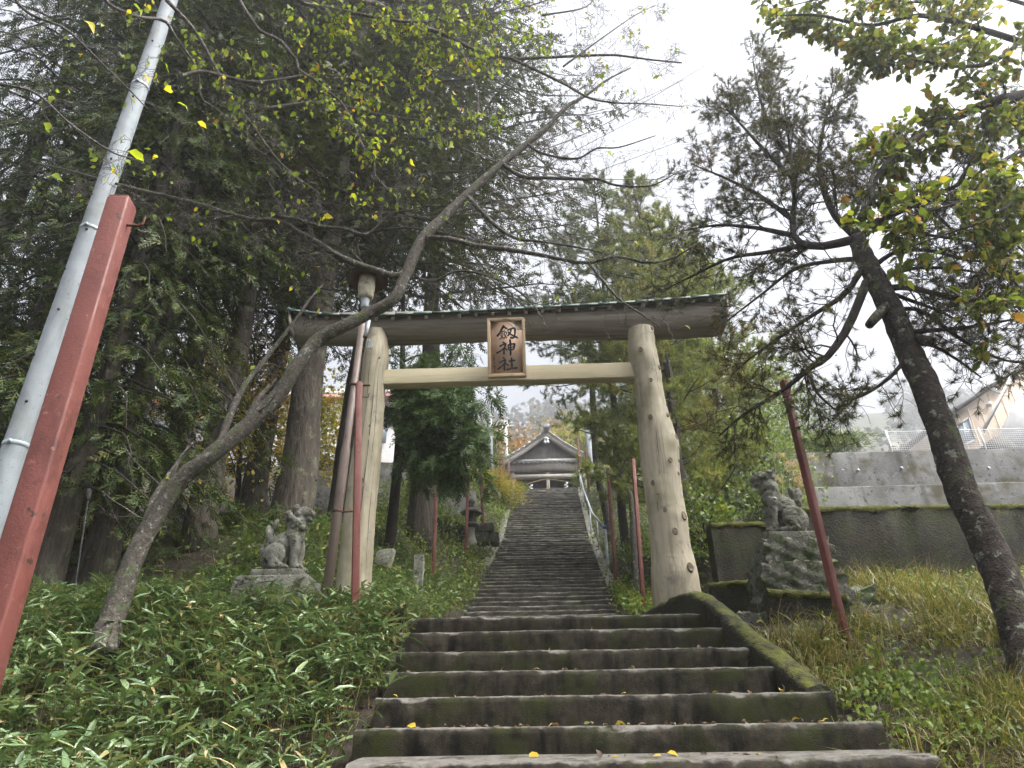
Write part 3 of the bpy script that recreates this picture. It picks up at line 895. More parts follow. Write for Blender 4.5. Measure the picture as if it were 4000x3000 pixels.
# ------------------------------------------------------------------ name plaque
pq = {'tl': P(1903, 1249, 7.66), 'tr': P(2049, 1244, 7.66), 'br': P(2056.5, 1472, 7.80), 'bl': P(1907, 1477, 7.80)}
pc0 = (pq['tl'] + pq['tr'] + pq['br'] + pq['bl']) / 4
vx = nrm((pq['tr'] + pq['br']) - (pq['tl'] + pq['bl']))
vz = nrm((pq['tl'] + pq['tr']) - (pq['bl'] + pq['br']))
vn = nrm(np.cross(vx, vz))             # towards the viewer
vz = np.cross(vn, vx)
vz = vz if vz[2] > 0 else -vz
vn = vn if vn[1] < 0 else -vn
PWID = (np.linalg.norm(pq['tr'] - pq['tl']) + np.linalg.norm(pq['br'] - pq['bl'])) / 2
PHEI = (np.linalg.norm(pq['tl'] - pq['bl']) + np.linalg.norm(pq['tr'] - pq['br'])) / 2
plaque = thing('name_plaque', pc0 - vz * PHEI / 2, 'framed wooden name plaque with three black brushed characters on the gate', 'plaque')


def pl(u, v, d=0.0):
    """plaque coordinates: u, v in 0..1 from the top left, d towards the viewer"""
    return pc0 + vx * (u - 0.5) * PWID + vz * (0.5 - v) * PHEI + vn * d


MB().prism([pl(.05, .04, -.03), pl(.95, .04, -.03), pl(.95, .96, -.03), pl(.05, .96, -.03)], vn * 0.03).build('board', MAT['board'], plaque)
fw, fh = 0.085, 0.052
for pts4, inner in (((pl(0, 0), pl(1, 0), pl(1 - fw, fh), pl(fw, fh)), 0), ((pl(0, 1), pl(fw, 1 - fh), pl(1 - fw, 1 - fh), pl(1, 1)), 1), ((pl(0, 0), pl(fw, fh), pl(fw, 1 - fh), pl(0, 1)), 2), ((pl(1, 0), pl(1, 1), pl(1 - fw, 1 - fh), pl(1 - fw, fh)), 3)):
    front = [q + vn * 0.045 for q in pts4]
    m = MB().prism(front, -vn * 0.09)
    m.build('frame_rail', MAT['frame'], plaque, bevel=0.004)
# brush strokes, read off the plaque: (points, width)
ST = [([(607, 382), (560, 470), (522, 540), (472, 597)], 40), ([(607, 392), (640, 426), (684, 437)], 34), ([(572, 502), (634, 488)], 22),
      ([(556, 536), (592, 530), (586, 580), (556, 586), (556, 536)], 15), ([(624, 520), (667, 514), (657, 570), (626, 576), (624, 520)], 15),
      ([(577, 592), (560, 630), (522, 657)], 20), ([(575, 602), (604, 638)], 18), ([(650, 586), (634, 620), (608, 642)], 18), ([(645, 592), (672, 630)], 20),
      ([(690, 472), (760, 440), (834, 424)], 30), ([(832, 426), (838, 500), (830, 580), (800, 632), (742, 620)], 36),
      ([(702, 512), (762, 562), (895, 632)], 36), ([(757, 452), (745, 522), (688, 592)], 28),
      ([(596, 718), (630, 738)], 34), ([(528, 802), (590, 770), (658, 745)], 30), ([(655, 747), (620, 832), (540, 900), (456, 942)], 32), ([(615, 832), (615, 972)], 36), ([(640, 840), (684, 882)], 28),
      ([(735, 664), (750, 800), (748, 984)], 36), ([(700, 780), (712, 872)], 28), ([(700, 777), (770, 756), (838, 745)], 28), ([(832, 747), (816, 842), (790, 872)], 34), ([(716, 830), (802, 810)], 18), ([(716, 880), (802, 862)], 20),
      ([(598, 1026), (630, 1052)], 32), ([(526, 1132), (590, 1096), (652, 1070)], 30), ([(650, 1072), (620, 1152), (560, 1210), (482, 1262)], 32), ([(622, 1142), (626, 1288)], 36), ([(655, 1150), (710, 1192)], 28),
      ([(718, 1102), (844, 1080)], 32), ([(768, 1038), (776, 1232)], 36), ([(668, 1272), (780, 1246), (888, 1236)], 38),
      ([(415, 970), (392, 998)], 9), ([(415, 972), (428, 990)], 8), ([(408, 1000), (408, 1100)], 9), ([(402, 1040), (432, 1036)], 8), ([(404, 1062), (430, 1058)], 8), ([(400, 1084), (428, 1092)], 9), ([(426, 1022), (430, 1075)], 7),
      ([(420, 1118), (432, 1160)], 9), ([(412, 1138), (436, 1130)], 8), ([(402, 1180), (412, 1222)], 8), ([(396, 1200), (420, 1192)], 8), ([(428, 1182), (446, 1220)], 8), ([(430, 1205), (450, 1196)], 8), ([(410, 1236), (440, 1230)], 8), ([(424, 1228), (430, 1262)], 9), ([(414, 1258), (446, 1250)], 8),
      ([(428, 1270), (434, 1296)], 8), ([(418, 1290), (446, 1282)], 8), ([(420, 1305), (422, 1335)], 8), ([(420, 1306), (452, 1302), (454, 1326)], 8)]


def crop_uv(x, y):
    # bilinear inverse of the plaque's outer corners in the detail survey
    tl, tr, br, bl = np.array((275, 255)), np.array((1030, 230)), np.array((1070, 1410)), np.array((295, 1435))
    u, v = 0.5, 0.5
    for _ in range(12):
        p = (1 - v) * ((1 - u) * tl + u * tr) + v * ((1 - u) * bl + u * br)
        du = (1 - v) * (tr - tl) + v * (br - bl)
        dv = (1 - u) * (bl - tl) + u * (br - tr)
        d = np.linalg.solve(np.stack([du, dv], 1), np.array((x, y)) - p)
        u, v = u + d[0], v + d[1]
    return u, v


m = MB()
lift = 0.003
for q, (pts_, wd) in enumerate(ST):
    uv = np.array([crop_uv(*c) for c in pts_]) * [PWID, PHEI]
    n = max(6, 4 * len(uv))
    c = catmull(np.hstack([uv, np.zeros((len(uv), 1))]), n)[:, :2]
    tgn = nrm(np.gradient(c, axis=0))
    sdn = np.stack([-tgn[:, 1], tgn[:, 0]], 1)
    w_ = wd * 1.22 / 775 * PWID * 0.5 * (0.72 + 0.28 * np.abs(np.cos(np.linspace(0.2, 2.9, n)))) * (1 + RNG.normal(0, 0.05, n))
    w_[0] *= 0.8
    w_[-1] *= 0.55
    c = np.vstack([c[0] - tgn[0] * w_[0] * 0.7, c, c[-1] + tgn[-1] * w_[-1] * 0.7])
    sdn = np.vstack([sdn[0], sdn, sdn[-1]])
    w_ = np.concatenate([[w_[0] * 0.45], w_, [w_[-1] * 0.4]])
    lf = lift + 0.0002 * (q % 9)
    lft = np.array([pl(*(a_ / [PWID, PHEI]), lf) for a_ in c + sdn * w_[:, None]])
    rgt = np.array([pl(*(a_ / [PWID, PHEI]), lf) for a_ in c - sdn * w_[:, None]])
    m.grid(np.stack([lft, rgt], 1))
    m.grid(np.stack([lft - vn * (lf + 0.002), lft], 1))
    m.grid(np.stack([rgt, rgt - vn * (lf + 0.002)], 1))
m.build('lettering', MAT['ink'], plaque)
# ------------------------------------------------------------------ red posts
def red_post(top_px, base_px, d, size, label, rz=0.0, hook=None, sink=0.25, grp='red square posts along the approach'):
    a, b = P(base_px[0], base_px[1], d), P(top_px[0], top_px[1], d)
    root = thing('red_post', a, label, 'post', grp)
    ax = nrm(b - a)
    x = np.array([math.cos(rz), math.sin(rz), 0])
    x = nrm(x - ax * np.dot(x, ax))
    y = np.cross(ax, x)
    lo = a - ax * sink
    m = MB().box((lo + b) / 2, (size, size, np.linalg.norm(b - lo)), (x, y, ax))
    m.build('shaft', MAT['redpost'], root, bevel=size * 0.10)
    # shallow notch plate on top
    MB().box(b + ax * 0.004, (size * 0.86, size * 0.86, 0.012), (x, y, ax)).build('cap', MAT['redpost'], root, bevel=0.002)
    if hook:
        s, drop = hook
        h0 = b - ax * drop + x * size * 0.5 * s
        pts = [h0 - x * 0.01 * s, h0 + x * 0.045 * s - ax * 0.002, h0 + x * 0.062 * s + ax * 0.008, h0 + x * 0.066 * s + ax * 0.045]
        MB().tube(catmull(pts, 10), 0.0055, 6).build('hook', MAT['rust'], root, smooth=True)
    return root


red_post((478, 792), (118, 2000), 2.3, 0.092, 'red square post standing close by, largest in view, in front of the pale pole', 0.10, (1, 0.125), 1.6)
red_post((1403, 1497), (1385, 2450), 6.2, 0.064, 'red square post with a hook beside the lamp pole and straight gate pillar', 0.35, (1, 0.15))
red_post((3062, 1492), (3287, 2425), 5.8, 0.058, 'red square post leaning over the grass bank in front of the ruined guardian statue', 0.5)
red_post((1703, 1930), (1690, 2350), 14.2, 0.072, 'red square post nearest the gate on the left bank of the long stairway', 0.2)
red_post((1829, 1857), (1818, 2175), 17.8, 0.075, 'red square post just in front of the stone lantern', 0.2)
red_post((1878, 1846), (1890, 2120), 20.6, 0.09, 'dark red square post just behind the stone lantern', 0.1)
red_post((1955, 1795), (1945, 1975), 26, 0.09, 'dark red square post rising from the yellow bamboo bush', 0.1)
red_post((1986, 1802), (1988, 1905), 30.8, 0.09, 'thin red post before the left corner of the shrine', 0.1)
red_post((2373, 1830), (2403, 2215), 15, 0.062, 'red square post right of the handrail foot', 0.2)
red_post((2473, 1795), (2511, 2325), 10.8, 0.056, 'red square post next to the knotty gate pillar', 0.2)
red_post((2257, 1708), (2263, 1800), 30, 0.09, 'pinkish red post before the right slope of the shrine roof', 0.1, sink=3.2)
red_post((2287, 1757), (2300, 1925), 28.6, 0.11, 'dark brown-red post behind the head of the handrail', 0.1)

# ------------------------------------------------------------------ street lamp
lb0, lt0 = P(1262, 2430, 6.8), P(1424, 1197, 6.8)
lamp = thing('street_lamp', lb0, 'old lamp with rusty disc hat on a brown leaning pole', 'street lamp')
ax = nrm(lt0 - lb0)
j = lb0 + (lt0 - lb0) * 0.49
MB().tube([lb0 - ax * 0.4, j - ax * 0.05, j, j + ax * 0.05, lt0], [0.049, 0.049, 0.047, 0.040, 0.036], 16).build('pole', MAT['lamppole'], lamp, smooth=True)
MB().lathe([(0.044, -0.03), (0.048, 0.0), (0.050, 0.07), (0.052, 0.12)], 16, lt0).build('collar', MAT['galv'], lamp, smooth=True)
MB().lathe([(0.070, 0.11), (0.090, 0.14), (0.093, 0.22), (0.099, 0.23), (0.101, 0.33), (0.096, 0.345), (0.098, 0.42)], 18, lt0).build('globe', MAT['lampglass'], lamp, smooth=False)
MB().lathe([(0.10, 0.415), (0.245, 0.385), (0.250, 0.380), (0.252, 0.390), (0.20, 0.43), (0.10, 0.475), (0.03, 0.50)], 30, lt0).build('hat', MAT['lamphat'], lamp, smooth=False)
bt0 = P(1441, 1252, 6.72)
MB().tube([bt0, bt0 - [0.012, 0, 0.13], bt0 - [0.025, 0, 0.21]], 0.022, 12).build('ballast', MAT['galv'], lamp, smooth=True)
MB().tube([bt0 - [0.025, 0, 0.205], bt0 - [0.027, 0, 0.225]], 0.023, 12).build('ballast_end', MAT['rust'], lamp)
for q in (0.705, 0.30):
    c = lb0 + (lt0 - lb0) * q
    m = MB().lathe([(0.050, -0.012), (0.054, -0.006), (0.054, 0.006), (0.050, 0.012)], 14, c)
    m.bar(c, c + [0.17, 0.02, 0.01], 0.018, 0.018)
    m.build('bracket', MAT['rust'], lamp)
for q in (0, 1):
    c = P(1437, 1330, 6.75) + [0.02 * q, 0, 0]
    MB().tube(catmull([c, c + [0.03, 0, -0.05], c + [0.02, 0, -0.11], c + [-0.01, 0, -0.06], c + [0, 0, 0.02]], 16), 0.005, 5).build('wire_loop', MAT['galv'], lamp)

# ------------------------------------------------------------------ pale utility pole
u0, u1 = P(-20, 2100, 5.9), P(640, 0, 5.9)
axp = np.array([0, 0, 1.0])
ub = np.array([(u0[0] + u1[0]) / 2, 5.9, 2.2])
pole = thing('utility_pole', ub, 'pale blue-grey round utility pole with a row of bolt holes', 'utility pole')
zz = np.linspace(0, 11.5, 30)
MB().tube([ub + [0, 0, z] for z in zz], [0.118 - 0.0030 * z for z in zz], 24).build('shaft', MAT['utility'], pole, smooth=True)
for k, z in enumerate(np.arange(0.9, 11, 0.52)):
    r = 0.118 - 0.0030 * z
    ang = -math.pi / 2 + (0.30 if k % 2 else -0.62)
    n = np.array([math.cos(ang), math.sin(ang), 0])
    MB().tube([ub + [0, 0, z] + n * (r - 0.02), ub + [0, 0, z] + n * (r + 0.010)], 0.013, 8).build('bolt_socket', MAT['hole'], pole)

for z in (2.05, 4.6, 6.9):
    r = 0.118 - 0.0030 * z
    m = MB().lathe([(r + .002, -.022), (r + .007, -.018), (r + .007, .018), (r + .002, .022)], 24, ub + [0, 0, z])
    m.box(ub + [0.02, -r - .012, z], (.03, .024, .036))
    m.build('steel_band', MAT['galv'], pole)
# guy wire with turnbuckle
g0, g1 = P(285, 2420, 6.6), P(420, 1350, 8.8)
gw = thing('guy_wire', g0, 'dark guy wire with a turnbuckle among the cedar trunks', 'wire')
MB().tube([g0 - [0, 0, .2], g0 * 0.68 + g1 * 0.32], 0.009, 5).build('anchor_rod', MAT['hole'], gw)
tbk = g0 * 0.68 + g1 * 0.32
d_ = nrm(g1 - g0)
MB().tube([tbk, tbk + d_ * 0.05, tbk + d_ * 0.10, tbk + d_ * 0.13, tbk + d_ * 0.2], [0.006, 0.028, 0.02, 0.03, 0.02], 8).build('turnbuckle', MAT['hole'], gw)
MB().tube([tbk + d_ * 0.2, g1], 0.005, 5).build('cable', MAT['hole'], gw)

# ------------------------------------------------------------------ guardian statues
def guardian(base, face, h, label, worn):
    """seated guardian lion; face = +1 looks to +x, base = middle of the plinth top, h = height"""
    root = thing('guardian_lion', base, label, 'statue', 'pair of stone guardian lions')
    k = h / 0.68
    m = MB()

    def q(u, v, w_):
        return np.asarray(base) + np.array([u * face, v, w_]) * k

    def el(u, v, w_, ru, rv, rw, tilt=0.0):
        c, s = math.cos(tilt), math.sin(tilt)
        m.ellipsoid(q(u, v, w_), (ru * k, rv * k, rw * k), (np.array([c * face, 0, s]), np.array([0, 1, 0]), np.array([-s * face, 0, c])), 14, 9)

    def limb(pts, rr):
        m.tube(catmull([q(*p) for p in pts], 9), np.interp(np.linspace(0, 1, 9), np.linspace(0, 1, len(rr)), rr) * k, 10)

    el(-.10, 0, .15, .14, .125, .15)
    el(-.02, 0, .27, .13, .115, .17, -0.75)
    el(.08, 0, .36, .105, .115, .15, -0.2)
    for v in (-.075, .075):
        limb([(.10, v, .36), (.135, v, .22), (.13, v, .12), (.15, v, .04)], [.062, .052, .042, .045])
        el(.175, v, .028, .062, .046, .034)
        el(-.06, v * 1.45, .15, .115, .05, .125, 0.25)
        limb([(-.02, v * 1.55, .10), (-.06, v * 1.6, .05), (.03, v * 1.6, .03)], [.05, .045, .04])
        el(.045, v * 1.55, .026, .06, .04, .03)
    el(.10, 0, .50, .105, .10, .11)
    el(.145, 0, .605, .10, .085, .075, 0.1)
    el(.215, 0, .595, .065, .066, .045, -0.1)
    el(.205, 0, .545, .052, .055, .026, -0.35)
    el(.175, 0, .645, .06, .07, .028, -0.1)
    for v in (-.07, .07):
        el(.085, v, .655, .04, .018, .032, 0.6)
        el(.225, v * .62, .628, .018, .016, .014)
    if worn:
        el(.06, 0, .60, .07, .08, .055, 0.7)
    # mane curls
    rg = np.random.default_rng(5)
    if not worn:
        for i_ in range(46):
            an = rg.uniform(-2.6, 2.6)
            wv = rg.uniform(.43, .60)
            rr_ = .098 + .012 * rg.random()
            u_ = .085 + (-.06 if wv > .5 else 0) - rr_ * .75 * math.cos(an)
            el(u_ + .04, rr_ * math.sin(an), wv, .027, .027, .027)
        for i_ in range(20):
            el(-.20 + rg.uniform(-.02, .05), rg.uniform(-.07, .07), rg.uniform(.08, .28), .03, .03, .03)
    # upright tail
    el(-.165, 0, .36, .05, .085, .135, 0.28)
    el(-.13, 0, .48 if not worn else .44, .03, .05, .075, -0.2)
    o = m.build('body', MAT['statue'], root, smooth=True)
    md = o.modifiers.new('skin', 'REMESH')
    md.mode = 'VOXEL'
    md.voxel_size = (0.011 if worn else 0.0075) * k
    md.use_smooth_shade = True
    tx = bpy.data.textures.new('weathering', 'CLOUDS')
    tx.noise_scale = 0.045
    dm = o.modifiers.new('weathering', 'DISPLACE')
    dm.texture = tx
    dm.texture_coords = 'GLOBAL'
    dm.strength = 0.026 if worn else 0.008
    MB().box(q(-.01, 0, -.035), (.50 * k, .31 * k, .075 * k)).build('plinth', MAT['statue'], root, bevel=0.012)
    return root


kl = P(1100, 2236, 6.9)
guardian(kl, 1, 0.66, 'stone guardian lion with curly mane in the bamboo grass', False)
ped = thing('stone_pedestal', kl - [0, 0, 0.62], 'cut stone pedestal under the curly-maned guardian lion', 'pedestal')
MB().box(kl + [-0.02, 0, -0.245], (.72, .46, .34)).build('block', MAT['statue'], ped, bevel=0.015)
MB().box(kl + [-0.02, 0, -0.56], (.86, .60, .285)).build('block', MAT['rubble'], ped, bevel=0.02)
kr = P(3068, 2092, 7.1)
guardian(kr + [0.02, 0, 0.0], -1, 0.68, 'worn-faced stone guardian lion patched with lichen beside the grass bank', True)


def rough_block(mb, c, s, rng, jit, n=5):
    """stone block with broken surfaces"""
    for axis in range(3):
        for sg in (-1, 1):
            u, v = [a_ for a_ in range(3) if a_ != axis]
            g = np.linspace(-0.5, 0.5, n)
            A, B = np.meshgrid(g, g, indexing='ij')
            pts = np.zeros((n, n, 3))
            pts[..., axis] = sg * 0.5
            pts[..., u] = A
            pts[..., v] = B
            w0 = pts * s + c
            h_ = np.sin(w0[..., 0] * 23 + w0[..., 2] * 17) * np.cos(w0[..., 1] * 19 + w0[..., 2] * 29) + 0.7 * np.sin(w0[..., 0] * 51 + w0[..., 1] * 37 + w0[..., 2] * 43)
            shrink = 1 - 0.10 * (np.abs(pts).sum(-1, keepdims=True) - 0.75).clip(0)
            w1 = pts * shrink * s + c
            w1 = w1 + nrm(pts) * (h_ * jit)[..., None]
            mb.grid(w1 if sg * (1 if axis != 1 else -1) > 0 else w1[::-1])
    return mb


ped = thing('stone_pedestal', kr - [0, 0, 1.0], 'crumbling lichen-grown pedestal with reddish stone under the worn guardian', 'pedestal')
rough_block(MB(), kr + [0.02, 0, -.20], (.66, .46, .26), RNG, 0.026, 13).build('block', MAT['rubble'], ped)
rough_block(MB(), kr + [0.0, 0, -.47], (.78, .54, .30), RNG, 0.034, 14).build('block', MAT['rubble'], ped)
rough_block(MB(), kr + [0.12, 0.03, -.72], (1.02, .66, .28), RNG, 0.045, 15).build('block', MAT['rubble'], ped)
rough_block(MB(), kr + [0.02, 0.0, -.97], (1.40, .85, .30), RNG, 0.05, 16).build('block', MAT['rubble'], ped)
rough_block(MB(), kr + [-0.50, -0.20, -1.0], (.5, .6, .36), RNG, 0.03, 9).build('block', MAT['rubble'], ped)
rough_block(MB(), kr + [-0.28, 0.05, -.42], (.14, .4, .44), RNG, 0.02, 7).build('block', MAT['rubble'], ped)

# ------------------------------------------------------------------ stone lantern and stones on the left bank
lc = P(1838, 2122, 18.6)
lan = thing('stone_lantern', lc, 'small dark stone lantern between two red posts', 'stone lantern')
MB().lathe([(.17, -.2), (.17, .05), (.135, .12), (.11, .30), (.125, .42)], 6, lc).build('shaft', MAT['kerb'], lan)
MB().lathe([(.13, .42), (.22, .47), (.22, .53), (.15, .56)], 6, lc).build('platform', MAT['lantern'], lan)
MB().lathe([(.14, .56), (.15, .58), (.15, .78), (.14, .80)], 6, lc).build('light_box', MAT['lantern'], lan)
MB().lathe([(.30, .80), (.32, .84), (.24, .90), (.13, .96), (.08, .98)], 6, lc).build('cap', MAT['lantern'], lan)
MB().lathe([(.07, .98), (.10, 1.02), (.06, 1.05), (.10, 1.10), (.105, 1.16), (.06, 1.22), (.01, 1.26)], 10, lc).build('finial', MAT['lantern'], lan, smooth=True)

sw = thing('stone_wall', P(1800, 2130, 19.2), 'dry wall of dark mossy blocks behind the stone lantern', 'wall')
rows = [(1665, 1945, 2125, 2085), (1600, 1950, 2085, 2050), (1670, 1938, 2050, 2035)]
for r_, (xa, xb, yb_, yt_) in enumerate([(1610, 1952, 2128, 2086), (1662, 1940, 2086, 2052)]):
    x = xa
    while x < xb - 8:
        wpx = RNG.uniform(38, 70)
        x2 = min(x + wpx, xb)
        a_, b_ = P(x + 1.5, yb_, 19.2), P(x2 - 1.5, yt_, 19.2)
        c = (a_ + b_) / 2
        rough_block(MB(), c + [0, RNG.uniform(-.03, .03), 0], (b_[0] - a_[0], 0.5, b_[2] - a_[2]), RNG, 0.012, 5).build('block', MAT['darkstone'], sw)
        x = x2
wall_block('stone_kerb', (-4.6, 16.5), (-2.6, 17.2), 4.6, 5.95, 6.05, 0.3, MAT['darkstone'], 'dark soil bank edge with overhanging weeds on the left slope', 14, 0.03)

s0 = P(1480, 2215, 10.8)
m = MB().prism([P(1462, 2200, 10.8), P(1515, 2222, 10.8), P(1538, 2142, 10.8), P(1500, 2143, 10.8), P(1470, 2152, 10.8)], (0.03, 0.09, -0.01))
tag(m.build('stone_slab', MAT['statue'], bevel=0.012), 'tilted grey stone slab leaning on the slope right of the straight pillar', 'stone')
s0 = P(1632, 2290, 11.5)
m = MB()
rough_block(m, s0 + [0, 0, 0.18], (0.16, 0.14, 0.66), RNG, 0.008, 6)
tag(m.build('stone_marker', MAT['statue']), 'short upright stone marker in the undergrowth', 'stone')

# ------------------------------------------------------------------ handrail
rail = thing('handrail', P(2375, 2205, 16.2), 'galvanised pipe handrail with a blue elbow beside the long stairway', 'handrail')
hp = [(2262, 1838, 30.0), (2279, 1912, 26.0), (2313, 2004, 21.4)]
top = [P(*q) for q in hp] + [P(2363, 2061, 17.3)]
MB().tube(top, 0.032, 10).build('rail_pipe', MAT['galv'], rail, smooth=True)
MB().ellipsoid(top[-1], (.055, .055, .055), None, 12, 8).build('elbow', MAT['bluecap'], rail, smooth=True)
MB().tube([top[-1] - [0, 0, .04], P(2375, 2205, 17.3), P(2376, 2212, 17.3)], 0.036, 10).build('end_post', MAT['galv'], rail, smooth=True)
for q in (0.04, 0.30, 0.58, 0.80):
    s = q * 3
    i_ = min(int(s), 2)
    c = top[i_] * (1 - s + i_) + top[i_ + 1] * (s - i_)
    MB().tube([c, [c[0], c[1], np.interp(c[1], PY, PZ_) - 0.2]], 0.022, 8).build('post', MAT['galv'], rail, smooth=True)

# ------------------------------------------------------------------ shrine hall
D0 = 34.0
def S(px, py, d=D0):
    return P(px, py, d)


shrine = thing('shrine_hall', (S(2135, 1960)[0], D0 + 1.5, 12.48), 'old grey timber shrine hall with gabled roof at the top of the stairway', 'shrine')
apex, el_, er_ = S(2133, 1694), S(1968, 1806), S(2302, 1792)
hw = (er_[0] - el_[0]) / 2
cxs = apex[0]
ez = (el_[2] + er_[2]) / 2
zb_ = 12.45
# roof slopes with a slight sag, as ribbons with thickness
for sg in (-1, 1):
    n = 9
    t = np.linspace(0, 1, n)
    xx = cxs + sg * hw * t
    zz_ = apex[2] + (ez - apex[2]) * t - 0.10 * np.sin(t * math.pi) + 0.02
    for nm, y0, y1, th, off, mt in (('roof', D0 - 0.35, D0 + 5.0, 0.14, 0.0, 'shroof'), ('barge_board', D0 - 0.40, D0 - 0.32, 0.20, -0.16, 'palewood')):
        f_ = np.stack([xx, 0 * xx + y0, zz_ + off], 1)
        b_ = np.stack([xx, 0 * xx + y1, zz_ + off], 1)
        dn = np.array([0, 0, -th])
        pts = np.stack([f_, b_, b_ + dn, f_ + dn, f_], 1)
        m = MB().grid(pts)
        m.poly(pts[0, :-1])
        m.poly(pts[-1, :-1][::-1])
        m.build(nm, MAT[mt], shrine)
    # pale edge flashing
    f_ = np.stack([xx, 0 * xx + D0 - 0.38, zz_ + 0.035], 1)
    m = MB()
    for q in range(n - 1):
        m.bar(f_[q], f_[q + 1], 0.06, 0.05)
    m.build('roof_edge', MAT['barge'], shrine)
MB().box((cxs, D0 + 2.1, apex[2] + 0.08), (0.3, 5.9, 0.22)).build('ridge', MAT['shroof'], shrine, bevel=0.03)
# ribbed gable wall, each batten a piece
gl, gr = cxs - hw * 0.93, cxs + hw * 0.93
gz = S(2130, 1797)[2]
m = MB().prism([(gl, D0, gz), (gr, D0, gz), (cxs, D0, apex[2] - 0.28)], (0, 0.06, 0))
m.build('gable_wall', MAT['oldwood'], shrine)
nb = 44
for k in range(nb):
    x = gl + (gr - gl) * (k + 0.5) / nb
    tp = gz + (apex[2] - 0.33 - gz) * (1 - abs(x - cxs) / (hw * 0.93))
    if tp - gz > 0.06:
        MB().box((x, D0 - 0.02, (gz + tp) / 2), (0.032, 0.035, tp - gz)).build('batten', MAT['oldwood'], shrine)
# pendant ornament under the apex
om = S(2134, 1716, D0 - 0.45)
m = MB()
r_ = 0.13
m.prism([om + np.array([r_ * 0.95 * math.cos(a_), 0, r_ * 0.95 * math.sin(a_) + .02]) for a_ in np.linspace(0, 2 * math.pi, 9)[:-1]], (0, 0.04, 0))
for sx in (-1, 1):
    c = om + np.array([sx * 0.075, 0, -0.14])
    m.prism([c + np.array([.075 * math.cos(a_), 0.001, .075 * math.sin(a_)]) for a_ in np.linspace(0, 2 * math.pi, 11)[:-1]], (0, 0.04, 0))
m.build('gable_ornament', MAT['white'], shrine)
MB().lathe([(0.05, 0), (0.045, 0.02), (0.01, 0.025)], 10, om + [0, -0.002, 0.03], ((1, 0, 0), (0, 0, 1), (0, -1, 0))).build('ornament_boss', MAT['darkwood'], shrine)
# beam, skirt roof and rafter ends
sk = S(2130, 1806)[2]
MB().box((cxs, D0 - 0.1, sk), (2 * hw * 0.97, 0.3, 0.17)).build('skirt_beam', MAT['shroof'], shrine)
MB().box((cxs, D0 - 0.02, sk - 0.30), (2 * hw * 0.93, 0.2, 0.42)).build('soffit', MAT['oldwood'], shrine)
for k in range(17):
    x = cxs - hw * 0.88 + 2 * hw * 0.88 * k / 16
    MB().box((x, D0 - 0.20, sk - 0.125), (0.055, 0.2, 0.055)).build('rafter_end', MAT['palewood'], shrine)
# posts, tie beam, dark hall behind
bz = S(2130, 1862)[2]
MB().box((cxs, D0 + 0.02, bz), (2 * hw * 0.86, 0.22, 0.20)).build('tie_beam', MAT['palewood'], shrine)
for px in (2003, 2140, 2262):
    x = S(px, 1862)[0]
    MB().box((x, D0 + 0.04, (zb_ + sk - 0.5) / 2), (0.17, 0.17, sk - 0.5 - zb_)).build('post', MAT['oldwood'], shrine)
MB().box((cxs, D0 + 1.6, (zb_ + sk) / 2), (2 * hw * 0.9, 0.12, sk - zb_)).build('front_wall', MAT['darkwood'], shrine)
for sg in (-1, 1):
    MB().box((cxs + sg * hw * 0.88, D0 + 2.6, (zb_ + sk) / 2), (0.1, 5.0, sk - zb_)).build('side_wall', MAT['oldwood'], shrine)
for k in range(6):
    MB().box((cxs, D0 + 1.5, zb_ + 0.25 + k * 0.22), (2 * hw * 0.86, 0.06, 0.03)).build('lattice_bar', MAT['oldwood'], shrine)
MB().box((cxs, D0 + 1.0, zb_ + 0.16), (2 * hw * 0.8, 1.2, 0.3)).build('porch_floor', MAT['oldwood'], shrine)
# straw rope, paper streamers, bell cord
r0, r1, r2 = S(2052, 1893, D0 - 0.05), S(2135, 1872, D0 - 0.05), S(2236, 1886, D0 - 0.05)
rope = thing('straw_rope', r1, 'straw rope with two white zigzag paper streamers under the shrine beam', 'rope')
MB().tube(catmull([r0, (r0 + r1) / 2 + [0, 0, .02], r1, (r1 + r2) / 2 + [0, 0, .03], r2], 24), 0.025, 8).build('cord', MAT['straw'], rope, smooth=True)
for px, py in ((2074, 1893), (2212, 1884)):
    c = S(px, py, D0 - 0.08)
    m = MB()
    for k in range(4):
        o_ = c + np.array([(-0.04 if k % 2 else 0.03), 0.01 * k, -0.05 - 0.085 * k])
        m.box(o_, (0.12, 0.012, 0.095))
    m.build('paper_streamer', MAT['paper'], rope)
c = S(2143, 1880, D0 - 0.02)
tag(MB().tube(catmull([c, c - [0.01, 0, .25], c - [0, 0, .5]], 8), [0.03, 0.03, 0.04, 0.045, 0.045, 0.05, 0.06, 0.07], 8).build('bell_rope', MAT['straw'], smooth=True), 'thick bell rope hanging in the middle of the shrine front', 'rope')

# ------------------------------------------------------------------ poles beyond
def far_pole(top_px, base_px, d, r, mt, label, arm=False):
    a_, b_ = P(base_px[0], base_px[1], d), P(top_px[0], top_px[1], d)
    root = thing('far_pole', a_, label, 'utility pole')
    MB().tube([a_ - [0, 0, 1], b_], [r, r * 0.8], 10).build('shaft', mt, root, smooth=True)
    if arm:
        MB().bar(b_ + [-0.5, 0, -0.35], b_ + [0.5, 0, -0.35], 0.08).build('crossarm', MAT['oldwood'], root)
        MB().tube([b_ + [0.12, 0, -0.45], b_ + [0.12, 0, -0.15]], 0.07, 8).build('insulator', MAT['white'], root)
    return root


